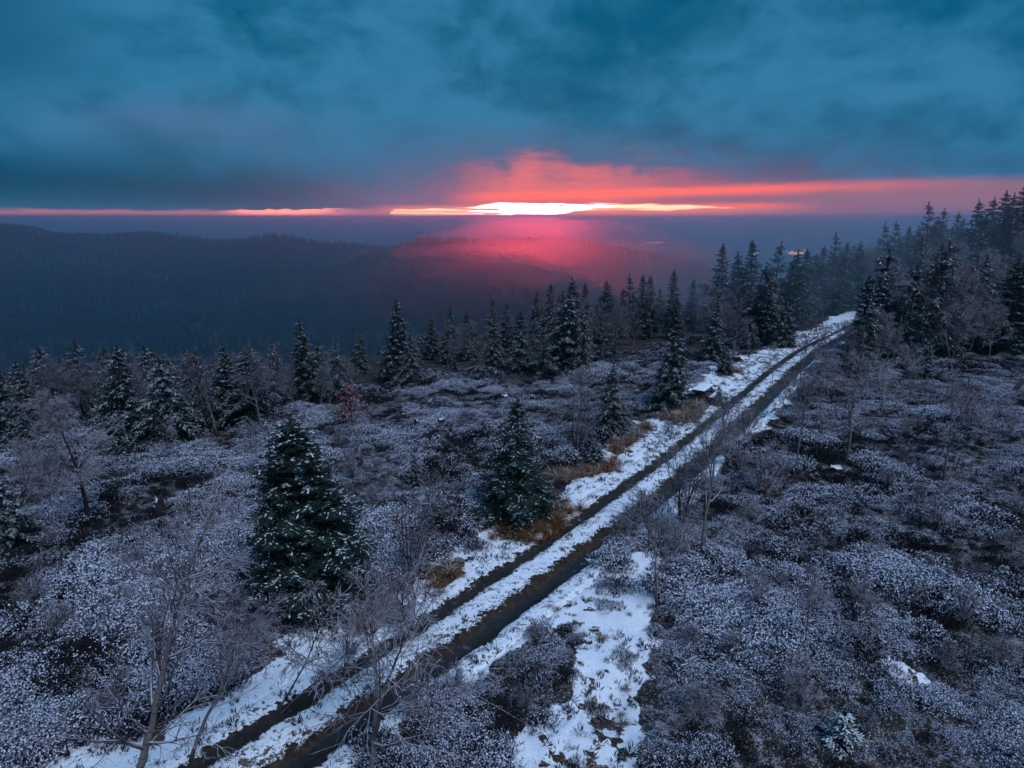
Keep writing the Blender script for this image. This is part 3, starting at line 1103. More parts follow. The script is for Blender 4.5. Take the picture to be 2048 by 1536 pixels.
    for arr, m_ in ((np.concatenate(V), 1), (np.concatenate(Vs) if Vs else np.zeros((0, 3, 3)), 2)):
        if len(arr):
            mb.add(arr.reshape(-1, 3), np.arange(len(arr) * 3).reshape(-1, 3), m_)
    return (tb.mesh('trunk', [M['spruce_bark']], True), mb.mesh('crown', [M['spruce_bark'], M['needle'], M['needle_snow']]))


def grow(rs, p, d, L, r0, r1, nseg, wob, grav):
    """vectorised branches: p,d (N,3), L,r0,r1 (N); returns points (N,nseg+1,3), radii"""
    N = len(p); pts = [p]; d = norm(d)
    for i in range(nseg):
        d = norm(d + rs.normal(0, wob, (N, 3)) + np.array([0, 0, 1.0]) * np.asarray(grav).reshape(-1, 1))
        pts.append(pts[-1] + d * (L / nseg)[:, None])
    P = np.stack(pts, 1)
    t = np.linspace(0, 1, nseg + 1)[None]
    Rr = r0[:, None] * (1 - t) + r1[:, None] * t
    return P, Rr


def spawn(rs, P, Rr, per, tlo, thi, ang_lo, ang_hi):
    N, ns = P.shape[0], P.shape[1] - 1
    idx = np.repeat(np.arange(N), per); n = len(idx)
    t = rs.uniform(tlo, thi, n)
    s = t * ns; i = np.minimum(s.astype(int), ns - 1); f = (s - i)[:, None]
    p = P[idx, i] * (1 - f) + P[idx, i + 1] * f
    d = norm(P[idx, i + 1] - P[idx, i])
    r = Rr[idx, i] * (1 - f[:, 0]) + Rr[idx, i + 1] * f[:, 0]
    u, v = frames(d); a_ = rs.uniform(0, 6.283, n)[:, None]
    side = u * np.cos(a_) + v * np.sin(a_)
    an = rs.uniform(ang_lo, ang_hi, n)[:, None]
    return p, norm(d * np.cos(an) + side * np.sin(an)), r, idx, t


def segs(mb, P, Rr, k, m):
    a_ = P[:, :-1].reshape(-1, 3); b_ = P[:, 1:].reshape(-1, 3)
    seg_tubes(mb, a_, b_, Rr[:, :-1].ravel(), Rr[:, 1:].ravel(), k, m)


def birch(seed, h, stems=1, spread=0.5, n1=26, n2=7, n3=6, n4=4, weep=-0.05, first=0.22, twig=0.0042, fork=False, lean=0.0, thick=0.012, bark='birch_bark', tw='twig', wobt=0.06):
    rs = np.random.default_rng(seed)
    tb = MB(); mb = MB()
    p = np.zeros((stems, 3)); d = np.tile([lean, 0, 1.0], (stems, 1))
    if stems > 1:
        a_ = np.arange(stems) / stems * 6.283 + rs.uniform(-.3, .3, stems)
        p[:, 0] = np.cos(a_) * .06 * h * .25; p[:, 1] = np.sin(a_) * .06 * h * .25
        d[:, 0] += np.cos(a_) * .20 * rs.uniform(.5, 1.3, stems); d[:, 1] += np.sin(a_) * .20 * rs.uniform(.5, 1.3, stems)
    H = h * (rs.uniform(.8, 1.0, stems) if stems > 1 else np.ones(1)) * .97
    rb = np.full(stems, thick * h) * (1.0 if stems == 1 else 0.55)
    P, Rr = grow(rs, p, d, H, rb, np.full(stems, .005), 14, wobt, .03)
    if fork:
        q, dq, rq, _, tq = spawn(rs, P, Rr, 2, .25, .5, .35, .6)
        P2, R2 = grow(rs, q, dq, h * (1 - tq) * .9, rq * .75, np.full(len(q), .005), 14, wobt, .08)
        P = np.concatenate([P, P2]); Rr = np.concatenate([Rr, R2])
    for i in range(len(P)):
        path_tube(tb, P[i], Rr[i], 7, 0, True)
    per = max(3, int(n1 / len(P)))
    q, dq, rq, ix, tq = spawn(rs, P, Rr, per, first, .98, .6, 1.15)
    L1 = h * spread * (1.05 - tq) ** .75 * rs.uniform(.55, 1.1, len(q)) + .12
    P1, R1 = grow(rs, q, dq, L1, np.minimum(rq * .65, .03), np.full(len(q), twig * 1.2), 6, .12, rs.uniform(.02, .12, len(q)))
    segs(mb, P1, R1, 4, 0)
    q, dq, rq, ix, tq = spawn(rs, P1, R1, n2, .15, 1.0, .4, .95)
    L2 = L1[ix] * .5 * (1.15 - tq) * rs.uniform(.6, 1.2, len(q)) + .10
    P2, R2 = grow(rs, q, dq, L2, np.minimum(rq * .75, .013), np.full(len(q), twig), 4, .13, weep * .6 + .02)
    segs(mb, P2, R2, 3, 0)
    q, dq, rq, ix, tq = spawn(rs, P2, R2, n3, .1, 1.0, .35, .9)
    L3 = L2[ix] * .5 * rs.uniform(.6, 1.3, len(q)) + .07
    P3, R3 = grow(rs, q, dq, L3, np.full(len(q), twig * .95), np.full(len(q), twig * .7), 3, .14, weep)
    segs(mb, P3, R3, 3, 0)
    if n4:
        q, dq, rq, ix, tq = spawn(rs, P3, R3, n4, .2, 1.0, .3, .9)
        L4 = L3[ix] * .5 * rs.uniform(.5, 1.2, len(q)) + .05
        P4, R4 = grow(rs, q, dq, L4, np.full(len(q), twig * .8), np.full(len(q), twig * .55), 2, .14, weep * 1.3)
        segs(mb, P4, R4, 3, 0)
    return (tb.mesh('trunk', [M[bark]], True), mb.mesh('crown', [M[tw]]))


SPR = {          # name: (nominal height, trunk mesh, crown mesh)
    'hero': (5.2, *spruce(1, 5.2, 1.75, 1.35, .13, .30, .14, .03, .66, .22, .22, .070, 1.35, .021)),
    'mid': (4.4, *spruce(2, 4.4, 1.65, 1.1, .18, .50, .22, .04, .90, .12, .27, .070, 1.3, .021)),
    'bushy': (4.6, *spruce(3, 4.6, 1.65, 1.1, .50, .42, .22, .03, .75, .16, .27, .085, .85, .028)),
    'snowy': (5.5, *spruce(4, 5.5, 1.70, 0.95, .70, .55, .28, .08, .82, .12, .34, .090, .85, .030)),
    'slender': (7.0, *spruce(5, 7.0, 1.60, 1.0, .55, .40, .22, .06, .82, .24, .34, .105, .75, .034)),
    'dark': (7.0, *spruce(6, 7.0, 2.05, 1.0, .42, .36, .20, .05, .78, .22, .34, .105, .75, .034)),
    'open': (7.5, *spruce(7, 7.5, 2.05, 0.75, .4, .20, .32, .08, .80, .34, .46, .105, .75, .034)),
    'tall': (9.0, *spruce(8, 9.0, 2.40, 1.0, .36, .38, .22, .06, .80, .22, .42, .12, .65, .040)),
    'gappy': (6.0, *spruce(41, 6.0, 1.95, 0.7, .55, .48, .42, .10, .85, .16, .40, .100, .75, .032)),
    'shaggy': (5.0, *spruce(42, 5.0, 1.75, 0.9, .60, .62, .38, .02, .62, .10, .32, .095, .75, .030)),
    'lopsided': (6.5, *spruce(43, 6.5, 1.80, 0.8, .48, .34, .45, .07, .95, .26, .40, .100, .75, .032)),
    'sapling': (1.0, *spruce(9, 1.0, .55, 0.9, 1.6, .25, .2, .08, .7, .15, .13, .05)),
}
BIR = {
    'big': (6.2, *birch(21, 6.2, 1, .40, 28, 7, 5, 1, -.06, .18, .0050)),
    'airy': (6.0, *birch(22, 6.0, 1, .44, 24, 7, 5, 1, -.04, .25, .0050, fork=True)),
    'wide': (4.2, *birch(23, 4.2, 1, .58, 20, 7, 5, 1, -.05, .22, .0048, fork=True, thick=.015)),
    'weeping': (6.2, *birch(24, 6.2, 1, .50, 38, 8, 6, 3, -.20, .15, .0050, thick=.016, bark='spruce_bark')),
    'stems': (3.6, *birch(25, 3.6, 7, .22, 42, 5, 4, 1, .02, .15, .0050, bark='twig_dark', tw='twig_dark')),
    'stems2': (2.6, *birch(26, 2.6, 9, .25, 45, 4, 4, 1, .03, .12, .0046, bark='twig_dark', tw='twig')),
    'scrub': (1.2, *birch(27, 1.2, 9, .45, 36, 4, 3, 0, .02, .05, .0042, bark='twig_dark', tw='twig')),
    'scrub2': (1.0, *birch(28, 1.0, 7, .55, 28, 4, 3, 0, .0, .05, .0042, bark='twig_dark', tw='twig_dark')),
    'thin': (3.0, *birch(29, 3.0, 1, .34, 16, 5, 4, 2, -.02, .2, .0040, thick=.007, bark='twig_dark')),
    'far': (6.0, *birch(30, 6.0, 1, .42, 26, 6, 4, 2, -.03, .22, .0085, thick=.011, tw='twig_far')),
    'far2': (5.5, *birch(31, 5.5, 1, .50, 26, 6, 4, 2, -.02, .18, .0085, fork=True, thick=.011, tw='twig_far')),
    'pale': (6.0, *birch(33, 6.0, 1, .44, 28, 6, 4, 2, -.03, .18, .0090, thick=.010)),
    'pale2': (5.5, *birch(34, 5.5, 1, .50, 28, 6, 4, 2, -.02, .15, .0090, fork=True, thick=.010)),
    'arch': (3.2, *birch(32, 3.2, 2, .55, 16, 7, 5, 1, -.16, .3, .0062, lean=.25, thick=.010, bark='twig_dark')),
}
n_tree = [0]


def plant(name, lib, kind, base, h, label, cat, group=None, wscale=1.0, lean=(0, 0), rz=None):
    h_n, tr, cr = lib[kind]
    n_tree[0] += 1
    r_ = random.Random(n_tree[0] * 7919)
    s = h / h_n
    lean = (lean[0] + r_.uniform(-.045, .045), lean[1] + r_.uniform(-.045, .045))
    o = empty(name, tuple(base), label, cat, group, (lean[1], lean[0], r_.uniform(0, 6.28) if rz is None else rz))
    o.rotation_mode = 'ZXY' if False else 'XYZ'
    o.scale = (s * wscale, s * wscale, s)
    obj('trunk', tr, o); obj('crown', cr, o)
    return o


def ground_pt(x, y):
    return np.array([x, y, float(h1(x, y)) - 0.04])


def by_pix(bx, by):
    p = at(bx, by, h1, 400)
    return ground_pt(p[0], p[1])


def height_for(base, ty):
    lo, hi = 0.2, 30.0
    for _ in range(40):
        m_ = .5 * (lo + hi)
        if proj(base + [0, 0, m_])[1] > ty: lo = m_
        else: hi = m_
    return lo


def along(px, dist):
    d = ray(px, 700); hd = d[:2] / np.linalg.norm(d[:2])
    return ground_pt(hd[0] * dist, hd[1] * dist)


NEARTREES = []
# --- spruces one can point at:  base px, base py, top py, kind, label, width factor
for bx, by, ty, kd, lab, ws in [
    (622, 1185, 832, 'hero', 'large dense dark green spruce standing alone left of the track, lightly snowed', 1.22),
    (1037, 1035, 803, 'mid', 'lone spruce with drooping boughs above the orange grass beside the track', 1.3),
    (1217, 868, 728, 'bushy', 'young spruce beside the larger one, left of the picnic table bushy spruce', 0.85),
    (1240, 872, 800, 'bushy', 'short squat spruce at the foot of the young spruce left of the picnic table', 1.3),
    (1338, 818, 655, 'bushy', 'bushy snow dusted spruce just left of the picnic table', 0.95),
    (1450, 748, 690, 'bushy', 'small snowy spruce on the track verge behind the picnic table', 1.15),
    (1162, 752, 608, 'snowy', 'tiered snowy spruce with a bare lower trunk at the heath edge', 0.9),
    (795, 762, 598, 'dark', 'tall dark pointed spruce at the heath edge, left of centre', 1.0),
    (824, 775, 668, 'snowy', 'shorter snowy spruce in front of the tall dark pointed spruce', 1.15),
    (910, 752, 700, 'snowy', 'small snow laden spruce between the dark pointed spruce and the tiered one', 1.1),
    (505, 842, 690, 'snowy', 'broad snow covered spruce with ragged sweeping boughs at the heath edge', 1.5),
    (612, 800, 636, 'dark', 'slim dark spruce rising behind the broad ragged snowy spruce', 0.85),
    (20, 1092, 955, 'snowy', 'snow covered spruce cut off by the left picture edge', 1.4),
    (1848, 760, 688, 'bushy', 'dark young spruce alone on the right hand heath', 1.1),
    (2010, 700, 520, 'dark', 'large dark spruce with low skirts at the right edge of the heath', 1.5),
    (1500, 700, 632, 'snowy', 'snow dusted spruce at the track bend, first of the row beyond the verge', 1.1),
    (1568, 694, 600, 'bushy', 'dense dark spruce at the track bend with snow on its lowest boughs', 1.05),
    (1532, 690, 560, 'slender', 'tall narrow spruce behind the dense one at the track bend', 1.0),
    (1425, 722, 585, 'slender', 'columnar dark spruce behind the picnic table verge', 1.0),
    (1040, 745, 655, 'snowy', 'low spreading snowy spruce left of the tiered one', 1.3),
    (985, 742, 640, 'bushy', 'brownish spruce at the heath edge left of the low spreading snowy one', 0.9),
]:
    b_ = by_pix(bx, by); NEARTREES.append((b_, 0.9))
    plant('spruce_tree', SPR, kd, b_, height_for(b_, ty), lab, 'spruce', None, ws)

b_ = by_pix(1680, 1492)
plant('spruce_sapling', SPR, 'sapling', b_, height_for(b_, 1422), 'tiny spruce sapling thick with snow in the heather, bottom right', 'sapling')
b_ = by_pix(2004, 1160)
plant('spruce_sapling', SPR, 'sapling', b_, height_for(b_, 1130), 'tiny snow covered spruce sapling near the right picture edge', 'sapling')
b_ = by_pix(1190, 925)
plant('spruce_sapling', SPR, 'bushy', b_, height_for(b_, 880), 'knee high green spruce bush under the bare many-stemmed tree', 'sapling', None, 1.7)

# --- skyline spruces set by the position of their tips
for tx_, ty, dist, kd in [(1437, 488, 78, 'slender'), (1467, 503, 82, 'dark'), (1494, 480, 80, 'slender'), (1532, 482, 84, 'open'), (1572, 500, 80, 'dark'), (1602, 498, 86, 'slender'),
                          (1340, 540, 70, 'slender'), (1297, 552, 72, 'slender'), (1280, 550, 70, 'slender'), (1258, 548, 72, 'open'), (1242, 578, 70, 'slender'), (1212, 560, 68, 'dark'),
                          (1166, 566, 68, 'slender'), (1141, 555, 64, 'dark'), (1098, 567, 64, 'slender'), (1070, 582, 66, 'slender'), (1124, 580, 70, 'slender')]:
    b_ = along(tx_, dist)
    plant('spruce_tree', SPR, kd, b_, height_for(b_, ty), '%s spruce whose tip stands against the %s' % ({'slender': 'slim', 'dark': 'broad dark', 'open': 'open crowned'}[kd], 'violet plain beyond the track bend' if tx_ > 1400 else 'pink mist, right of centre' if tx_ > 1200 else 'brightest pink mist'), 'spruce', 'spruce tips against the mist')
for tx_, ty, dist, kd in [(1830, 403, 105, 'open'), (1853, 416, 108, 'open'), (1880, 424, 104, 'open'), (1916, 398, 100, 'tall'), (1945, 393, 102, 'tall'), (1964, 380, 98, 'tall'), (1980, 386, 100, 'dark'),
                          (2001, 366, 96, 'tall'), (2018, 378, 98, 'dark'), (2038, 350, 92, 'tall'), (2075, 345, 90, 'tall'), (1745, 445, 112, 'open'), (1768, 441, 112, 'open'), (1786, 452, 110, 'slender'),
                          (1652, 465, 100, 'open'), (1694, 482, 98, 'dark'), (1628, 492, 96, 'slender'), (1672, 484, 100, 'slender')]:
    b_ = along(tx_, dist)
    plant('spruce_tree', SPR, kd, b_, height_for(b_, ty), '%s spruce silhouetted on the %s' % ({'open': 'open tiered', 'tall': 'tall dark', 'dark': 'broad dark', 'slender': 'slim'}[kd], 'upper right skyline' if tx_ > 1900 else 'skyline above where the track vanishes' if tx_ > 1720 else 'skyline left of the track end'), 'spruce', 'spruces on the right hand skyline')
for tx_, ty, dist, kd in [(863, 632, 58, 'dark'), (905, 612, 58, 'slender'), (935, 622, 56, 'dark'), (985, 600, 60, 'slender'), (1015, 606, 60, 'slender'), (1042, 616, 58, 'dark'), (720, 655, 54, 'slender'), (668, 680, 50, 'snowy'),
                          (145, 682, 43, 'snowy'), (84, 692, 42, 'snowy'), (205, 690, 47, 'dark'), (292, 690, 44, 'snowy'), (375, 702, 46, 'slender'), (440, 686, 48, 'dark'), (30, 745, 40, 'snowy'), (330, 720, 42, 'snowy')]:
    b_ = along(tx_, dist)
    plant('spruce_tree', SPR, kd, b_, height_for(b_, ty), '%s spruce whose tip tops the belt %s' % ({'slender': 'slim', 'dark': 'broad dark', 'snowy': 'snow laden'}[kd], 'above the wide bare larch' if tx_ < 250 else 'left of the ragged snowy spruce' if tx_ < 500 else 'between the slim and the dark pointed spruce' if tx_ < 800 else 'just right of the dark pointed spruce' if tx_ < 960 else 'left of the brightest pink mist'), 'spruce', 'spruces topping the valley side belt', 1.1)

# --- birches and bare shrubs one can point at: base, top x, top y, kind
for bx, by, tx_, ty, kd, nm, lab, cat, ws in [
    (262, 1600, 348, 965, 'big', 'birch_tree', 'tall bare birch in the bottom left corner with frosted twigs', 'birch', 1.0),
    (380, 1520, 530, 1190, 'airy', 'birch_tree', 'smaller bare birch leaning right beside the tall one, bottom left', 'birch', 0.9),
    (738, 1625, 790, 1180, 'wide', 'birch_tree', 'spreading bare birch between the ruts and bottom edge, forked low', 'birch', 1.0),
    (560, 1420, 690, 1120, 'arch', 'birch_tree', 'arching bare birch with frost white twigs in front of the large spruce', 'birch', 1.0),
    (822, 1170, 832, 935, 'stems', 'bare_tree', 'bare many-stemmed upright tree right of the large dense spruce', 'tree', 1.0),
    (1153, 908, 1152, 752, 'stems', 'bare_tree', 'bare many-stemmed tree above the orange grass tufts in mid heath', 'tree', 1.1),
    (1312, 1215, 1300, 1010, 'wide', 'birch_tree', 'small bare birch where the snowy footpath leaves the track', 'birch', 0.75),
    (1400, 1105, 1485, 812, 'airy', 'birch_tree', 'tall pale trunked birch leaning right over the track edge', 'birch', 1.0),
    (1362, 1050, 1378, 880, 'stems2', 'bare_shrub', 'dense bare shrub beside the pale leaning birch', 'shrub', 1.2),
    (1592, 925, 1634, 735, 'airy', 'birch_tree', 'slim birch on the right heath, left of the dark trunked one', 'birch', 0.85),
    (1690, 925, 1735, 690, 'airy', 'birch_tree', 'dark trunked broad birch leaning right in the middle of the right heath', 'birch', 1.15),
    (1885, 965, 1930, 760, 'wide', 'birch_tree', 'low forked birch with mauve twigs near the right edge', 'birch', 1.0),
    (175, 1040, 155, 765, 'weeping', 'larch_tree', 'wide bare larch with drooping twigs on the left of the heath', 'larch', 1.15),
    (334, 925, 340, 838, 'thin', 'bare_sapling', 'thin bare sapling right of the wide bare larch', 'sapling', 1.0),
    (515, 960, 513, 850, 'thin', 'bare_sapling', 'thin brown sapling left of the large dense spruce', 'sapling', 0.9),
    (715, 905, 716, 800, 'thin', 'bare_sapling', 'thin bare sapling below the rusty little larch', 'sapling', 0.9),
    (1446, 862, 1446, 790, 'scrub2', 'bare_shrub', 'bare twiggy shrub in front of the picnic table', 'shrub', 1.0),
    (1490, 880, 1500, 815, 'scrub', 'bare_shrub', 'bare shrub on the far verge right of the picnic table', 'shrub', 1.2),
    (1455, 930, 1450, 850, 'stems2', 'bare_shrub', 'frosted shrub above the pale leaning birch on the verge', 'shrub', 1.2),
    (1300, 1065, 1290, 985, 'scrub', 'bare_shrub', 'frosted scrub hanging over the right wheel rut', 'shrub', 1.5),
    (1255, 1085, 1245, 1040, 'scrub2', 'bare_shrub', 'little dark scrub at the lip of the right wheel rut', 'shrub', 1.2),
    (1360, 1120, 1350, 1030, 'stems2', 'bare_shrub', 'purple grey shrub at the foot of the pale leaning birch', 'shrub', 1.1),
    (1340, 880, 1340, 840, 'scrub', 'bare_shrub', 'frosted shrub on the snowy verge left of the table', 'shrub', 1.0),
    (690, 1330, 720, 1210, 'stems2', 'bare_shrub', 'brown bare shrub at the snow edge below the large spruce', 'shrub', 0.9),
    (820, 1270, 830, 1180, 'scrub', 'bare_shrub', 'reddish bare shrub on the snow left of the left rut', 'shrub', 1.3),
    (1545, 770, 1548, 690, 'thin', 'bare_sapling', 'thin birch sapling between the ruts at the track bend', 'sapling', 1.2),
    (1600, 760, 1612, 640, 'far2', 'birch_tree', 'bare birch right beside the far end of the track', 'birch', 0.9),
    (1640, 830, 1650, 720, 'far', 'birch_tree', 'mauve twigged birch right of the upper track', 'birch', 0.9),
    (1720, 760, 1725, 640, 'far2', 'birch_tree', 'bare birch at the wood edge where the track vanishes', 'birch', 0.9),
    (1800, 700, 1800, 560, 'far', 'birch_tree', 'bare birch in front of the skyline slope at the right', 'birch', 1.0),
    (1900, 720, 1898, 560, 'far2', 'birch_tree', 'bare birch at the wood edge left of the large dark spruce', 'birch', 1.0),
    (1160, 770, 1162, 735, 'scrub', 'bare_shrub', 'bare bush at the trunk of the tiered snowy spruce', 'shrub', 1.3),
    (1075, 745, 1075, 705, 'scrub', 'bare_shrub', 'white frosted bush at the dark wood edge', 'shrub', 1.2),
    (1700, 1030, 1700, 960, 'thin', 'bare_sapling', 'thin twiggy sapling in the right heath below the broad birch', 'sapling', 0.8),
    (1610, 1290, 1640, 1130, 'thin', 'bare_sapling', 'slender bare sapling right of the curved dead stump', 'sapling', 0.9),
    (1735, 1240, 1730, 1150, 'thin', 'bare_sapling', 'faint bare sapling in the middle of the right heath', 'sapling', 0.8),
    (1940, 860, 1960, 770, 'stems2', 'bare_shrub', 'mauve bare shrub near the leaning post at the right edge', 'shrub', 1.4),
    (60, 1000, 50, 880, 'weeping', 'larch_tree', 'bare larch at the left picture edge behind the snow covered spruce', 'larch', 1.0),
    (1655, 800, 1668, 690, 'airy', 'birch_tree', 'frosted birch between the track and the dark trunked broad birch', 'birch', 1.1),
    (1765, 835, 1778, 720, 'airy', 'birch_tree', 'frosted birch right of the dark trunked broad birch', 'birch', 1.1),
    (1822, 800, 1812, 690, 'pale2', 'birch_tree', 'pale birch left of the dark young spruce on the right heath', 'birch', 1.1),
    (1560, 840, 1575, 740, 'pale', 'birch_tree', 'pale birch close to the upper right rut', 'birch', 1.0),
    (1985, 905, 1995, 800, 'wide', 'birch_tree', 'mauve birch right of the low forked one at the picture edge', 'birch', 1.1),
    (1525, 1000, 1535, 880, 'stems2', 'bare_shrub', 'twiggy shrub right of the tall pale leaning birch', 'shrub', 1.3),
    (1690, 740, 1700, 610, 'pale', 'birch_tree', 'pale birch at the lower edge of the misty wood', 'birch', 1.1),
    (590, 830, 592, 740, 'far2', 'birch_tree', 'grey bare birch right of the broad ragged snowy spruce', 'birch', 1.1),
    (640, 815, 640, 735, 'far', 'birch_tree', 'bare birch thicket tree left of the tall dark pointed spruce', 'birch', 1.2),
]:
    b_ = by_pix(bx, by)
    h_ = height_for(b_, ty)
    qx, _ = proj(b_ + [0, 0, h_])
    bpx, _ = proj(b_)
    dep = np.hypot(b_[0], b_[1])
    leanx = math.atan2((tx_ - qx) * dep / FPX, h_)
    leanx = max(-.5, min(.5, leanx))
    plant(nm, BIR, kd, b_, h_ / max(.75, math.cos(leanx)), lab, cat, None, ws, (leanx, 0), rz=random.uniform(-.25, .25) if abs(leanx) > .1 else None)
    NEARTREES.append((b_, 0.25))

# --- fill of the belt: rows of trees behind the heath edge, never above the skyline seen in the photograph
SKX = [-200, 0, 300, 500, 600, 700, 760, 800, 850, 950, 1050, 1100, 1200, 1300, 1400, 1450, 1600, 1650, 1750, 1830, 1900, 1950, 2048, 2300]
SKY_ = [690, 700, 690, 690, 670, 690, 685, 645, 650, 625, 610, 590, 590, 575, 535, 510, 515, 490, 465, 440, 425, 410, 380, 365]
fr = random.Random(42)
placed = [(t[0][0], t[0][1]) for t in NEARTREES]
cnt = {}
QUOTA = {('belt', 'spruce'): 108, ('belt', 'birch'): 85, ('right', 'spruce'): 138, ('right', 'birch'): 115}
tries = 0
EDX = [-60, 250, 500, 850, 1150, 1300, 1480, 1600, 1740]; EDY = [868, 856, 832, 780, 735, 715, 690, 660, 628]
RDX = [1600, 1660, 1760, 1850, 1950, 2100]; RDY = [770, 745, 705, 690, 694, 700]
while tries < 8000:
    tries += 1
    zone = 'belt' if fr.random() < 0.6 else 'right'
    gapfill = zone == 'right' and fr.random() < .4
    if zone == 'belt':
        pxs = fr.uniform(-50, 1720); py0 = float(np.interp(pxs, EDX, EDY))
    else:
        pxs = fr.uniform(1600, 2100); py0 = float(np.interp(pxs, RDX, RDY))
        if gapfill: pxs = fr.uniform(1560, 1860); py0 = fr.uniform(590, 640)
    g0 = at(pxs, py0, h0, 300); kk = fr.uniform(.86, 1.0) + (.75 if zone == 'belt' else .9) * fr.random() ** 1.5
    x, y = g0[0] * kk, g0[1] * kk
    e = float(edge_e(x, y))
    px_, py_ = proj(ground_pt(x, y))
    if px_ < -60 or px_ > 2110: continue
    a_ = float(dl(x, y)); b2 = float(dr(x, y))
    right = zone == 'right'
    if right and b2 < 3.2 and y < 86: continue
    if not right and a_ > -3.4 and y < 86: continue
    kind = 'birch' if fr.random() < (0.45 if zone == 'right' else 0.36) else 'spruce'
    if cnt.get((zone, kind), 0) >= QUOTA[(zone, kind)]: continue
    if not right and vnoise(x * .16, y * .16, 88) < .30 + .25 * fr.random(): continue
    md = min([1e9] + [(x - q[0]) ** 2 + (y - q[1]) ** 2 for q in placed])
    if md < (1.0 if kind == 'birch' else 1.4) ** 2: continue
    base = ground_pt(x, y)
    lim = np.interp(px_, SKX, SKY_) + fr.uniform(0, 40)
    hmax = height_for(base, lim)
    if hmax < 1.6: continue
    h_ = min(hmax, (fr.uniform(1.6, 3.6) if fr.random() < .3 else fr.uniform(4.0, 8.5)) if kind == 'spruce' else fr.uniform(3.0, 6.4))
    cnt[(zone, kind)] = cnt.get((zone, kind), 0) + 1
    if right:
        where = 'under the right hand skyline' if px_ > 1900 else 'on the slope where the track vanishes' if px_ > 1740 else 'beside the far end of the track'
    else:
        where = ['behind the wide bare larch', 'behind the broad ragged snowy spruce', 'behind the tall dark pointed spruce', 'behind the tiered snowy spruce', 'behind the picnic table', 'beyond the track bend'][int(np.digitize(px_, [400, 680, 950, 1250, 1480]))]
    size = 'tall' if h_ > 5.6 else 'short' if h_ < 3.8 else 'middling'
    row = 'front row' if (py_ > 700 and not right) else 'deeper in the wood'
    if kind == 'birch':
        kd = fr.choice(['far', 'far2'] if not right else ['pale', 'pale2'])
        lab = '%s bare %s birch %s, %s' % (size, 'forked' if kd in ('far2', 'pale2') else 'straight', where, row)
        plant('birch_tree', BIR, kd, base, h_, lab, 'birch', 'bare birches ' + where, fr.uniform(.85, 1.15))
    else:
        kd = fr.choice(['snowy', 'bushy', 'gappy', 'shaggy', 'snowy', 'slender'] if right else ['snowy', 'bushy', 'slender', 'dark', 'gappy', 'shaggy', 'lopsided', 'shaggy'] if e < 14 else ['dark', 'slender', 'open', 'gappy', 'lopsided', 'bushy'])
        look = {'snowy': 'snow laden', 'bushy': 'bushy snow dusted', 'slender': 'slim', 'dark': 'broad dark', 'open': 'thin open crowned', 'gappy': 'gappy tiered', 'shaggy': 'shaggy drooping', 'lopsided': 'lopsided'}[kd]
        lab = '%s %s spruce %s, %s' % (size, look, where, row)
        plant('spruce_tree', SPR, kd, base, h_, lab, 'spruce', 'spruces ' + where, fr.uniform(.85, 1.35))
    placed.append((x, y))


# --- low bare scrub scattered over the open heath
n_s = 0; tries = 0
while n_s < 64 and tries < 3000:
    tries += 1
    pxs = fr.uniform(20, 2040); pys = fr.uniform(800, 1480)
    side_r = pxs > 1500 - (pys - 800) * .35
    if not side_r and fr.random() < .55: continue
    g0 = at(pxs, pys, h0, 200)
    x, y = float(g0[0]), float(g0[1])
    if float(edge_e(x, y)) > 0 or float(masks(np.array([x]), np.array([y]))[2][0]) < .8: continue
    md = min([1e9] + [(x - q[0]) ** 2 + (y - q[1]) ** 2 for q in placed])
    if md < 1.0: continue
    kd = fr.choice(['thin', 'stems2', 'scrub', 'scrub2', 'scrub'])
    hh = {'thin': fr.uniform(.9, 1.9), 'stems2': fr.uniform(.8, 1.5), 'scrub': fr.uniform(.5, .9), 'scrub2': fr.uniform(.4, .8)}[kd]
    look = {'thin': 'thin upright bare sapling', 'stems2': 'many-stemmed bare shrub', 'scrub': 'low frosted bare shrub', 'scrub2': 'low dark bare shrub'}[kd]
    wh = ('in the heather of the right hand heath' if side_r else 'in the heather of the left hand heath') + (', near the bottom' if pys > 1200 else ', far side' if pys < 960 else ', middle distance')
    plant('bare_shrub', BIR, kd, ground_pt(x, y), hh, look + ' ' + wh, 'shrub', 'bare scrub ' + wh, fr.uniform(.9, 1.3))
    placed.append((x, y)); n_s += 1


# rusty little larch
def rusty(seed):
    rs = np.random.default_rng(seed); tb = MB(); mb = MB()
    P, Rr = grow(rs, np.zeros((1, 3)), np.array([[0, 0, 1.0]]), np.array([1.6]), np.array([.022]), np.array([.004]), 8, .04, .05)
    path_tube(tb, P[0], Rr[0], 6)
    q, dq, rq, ix, tq = spawn(rs, P, Rr, 46, .08, .95, .9, 1.3)
    P1, R1 = grow(rs, q, dq, .75 * (1.1 - tq), np.full(len(q), .006), np.full(len(q), .003), 4, .12, .06)
    segs(mb, P1, R1, 3, 0)
    q, dq, rq, ix, tq = spawn(rs, P1, R1, 60, .15, 1, .5, 1.3)
    s_ = norm(np.cross(dq, rs.normal(size=dq.shape))) * .020
    V = np.stack([q + s_, q - s_, q + dq * rs.uniform(.04, .09, len(q))[:, None]], 1)
    mb.add(V.reshape(-1, 3), np.arange(len(V) * 3).reshape(-1, 3), np.where(rs.uniform(0, 1, len(V)) < .14, 2, 1))
    return tb.mesh('trunk', [M['spruce_bark']], True), mb.mesh('crown', [M['twig_dark'], M['red_needle'], M['heather_frost']])


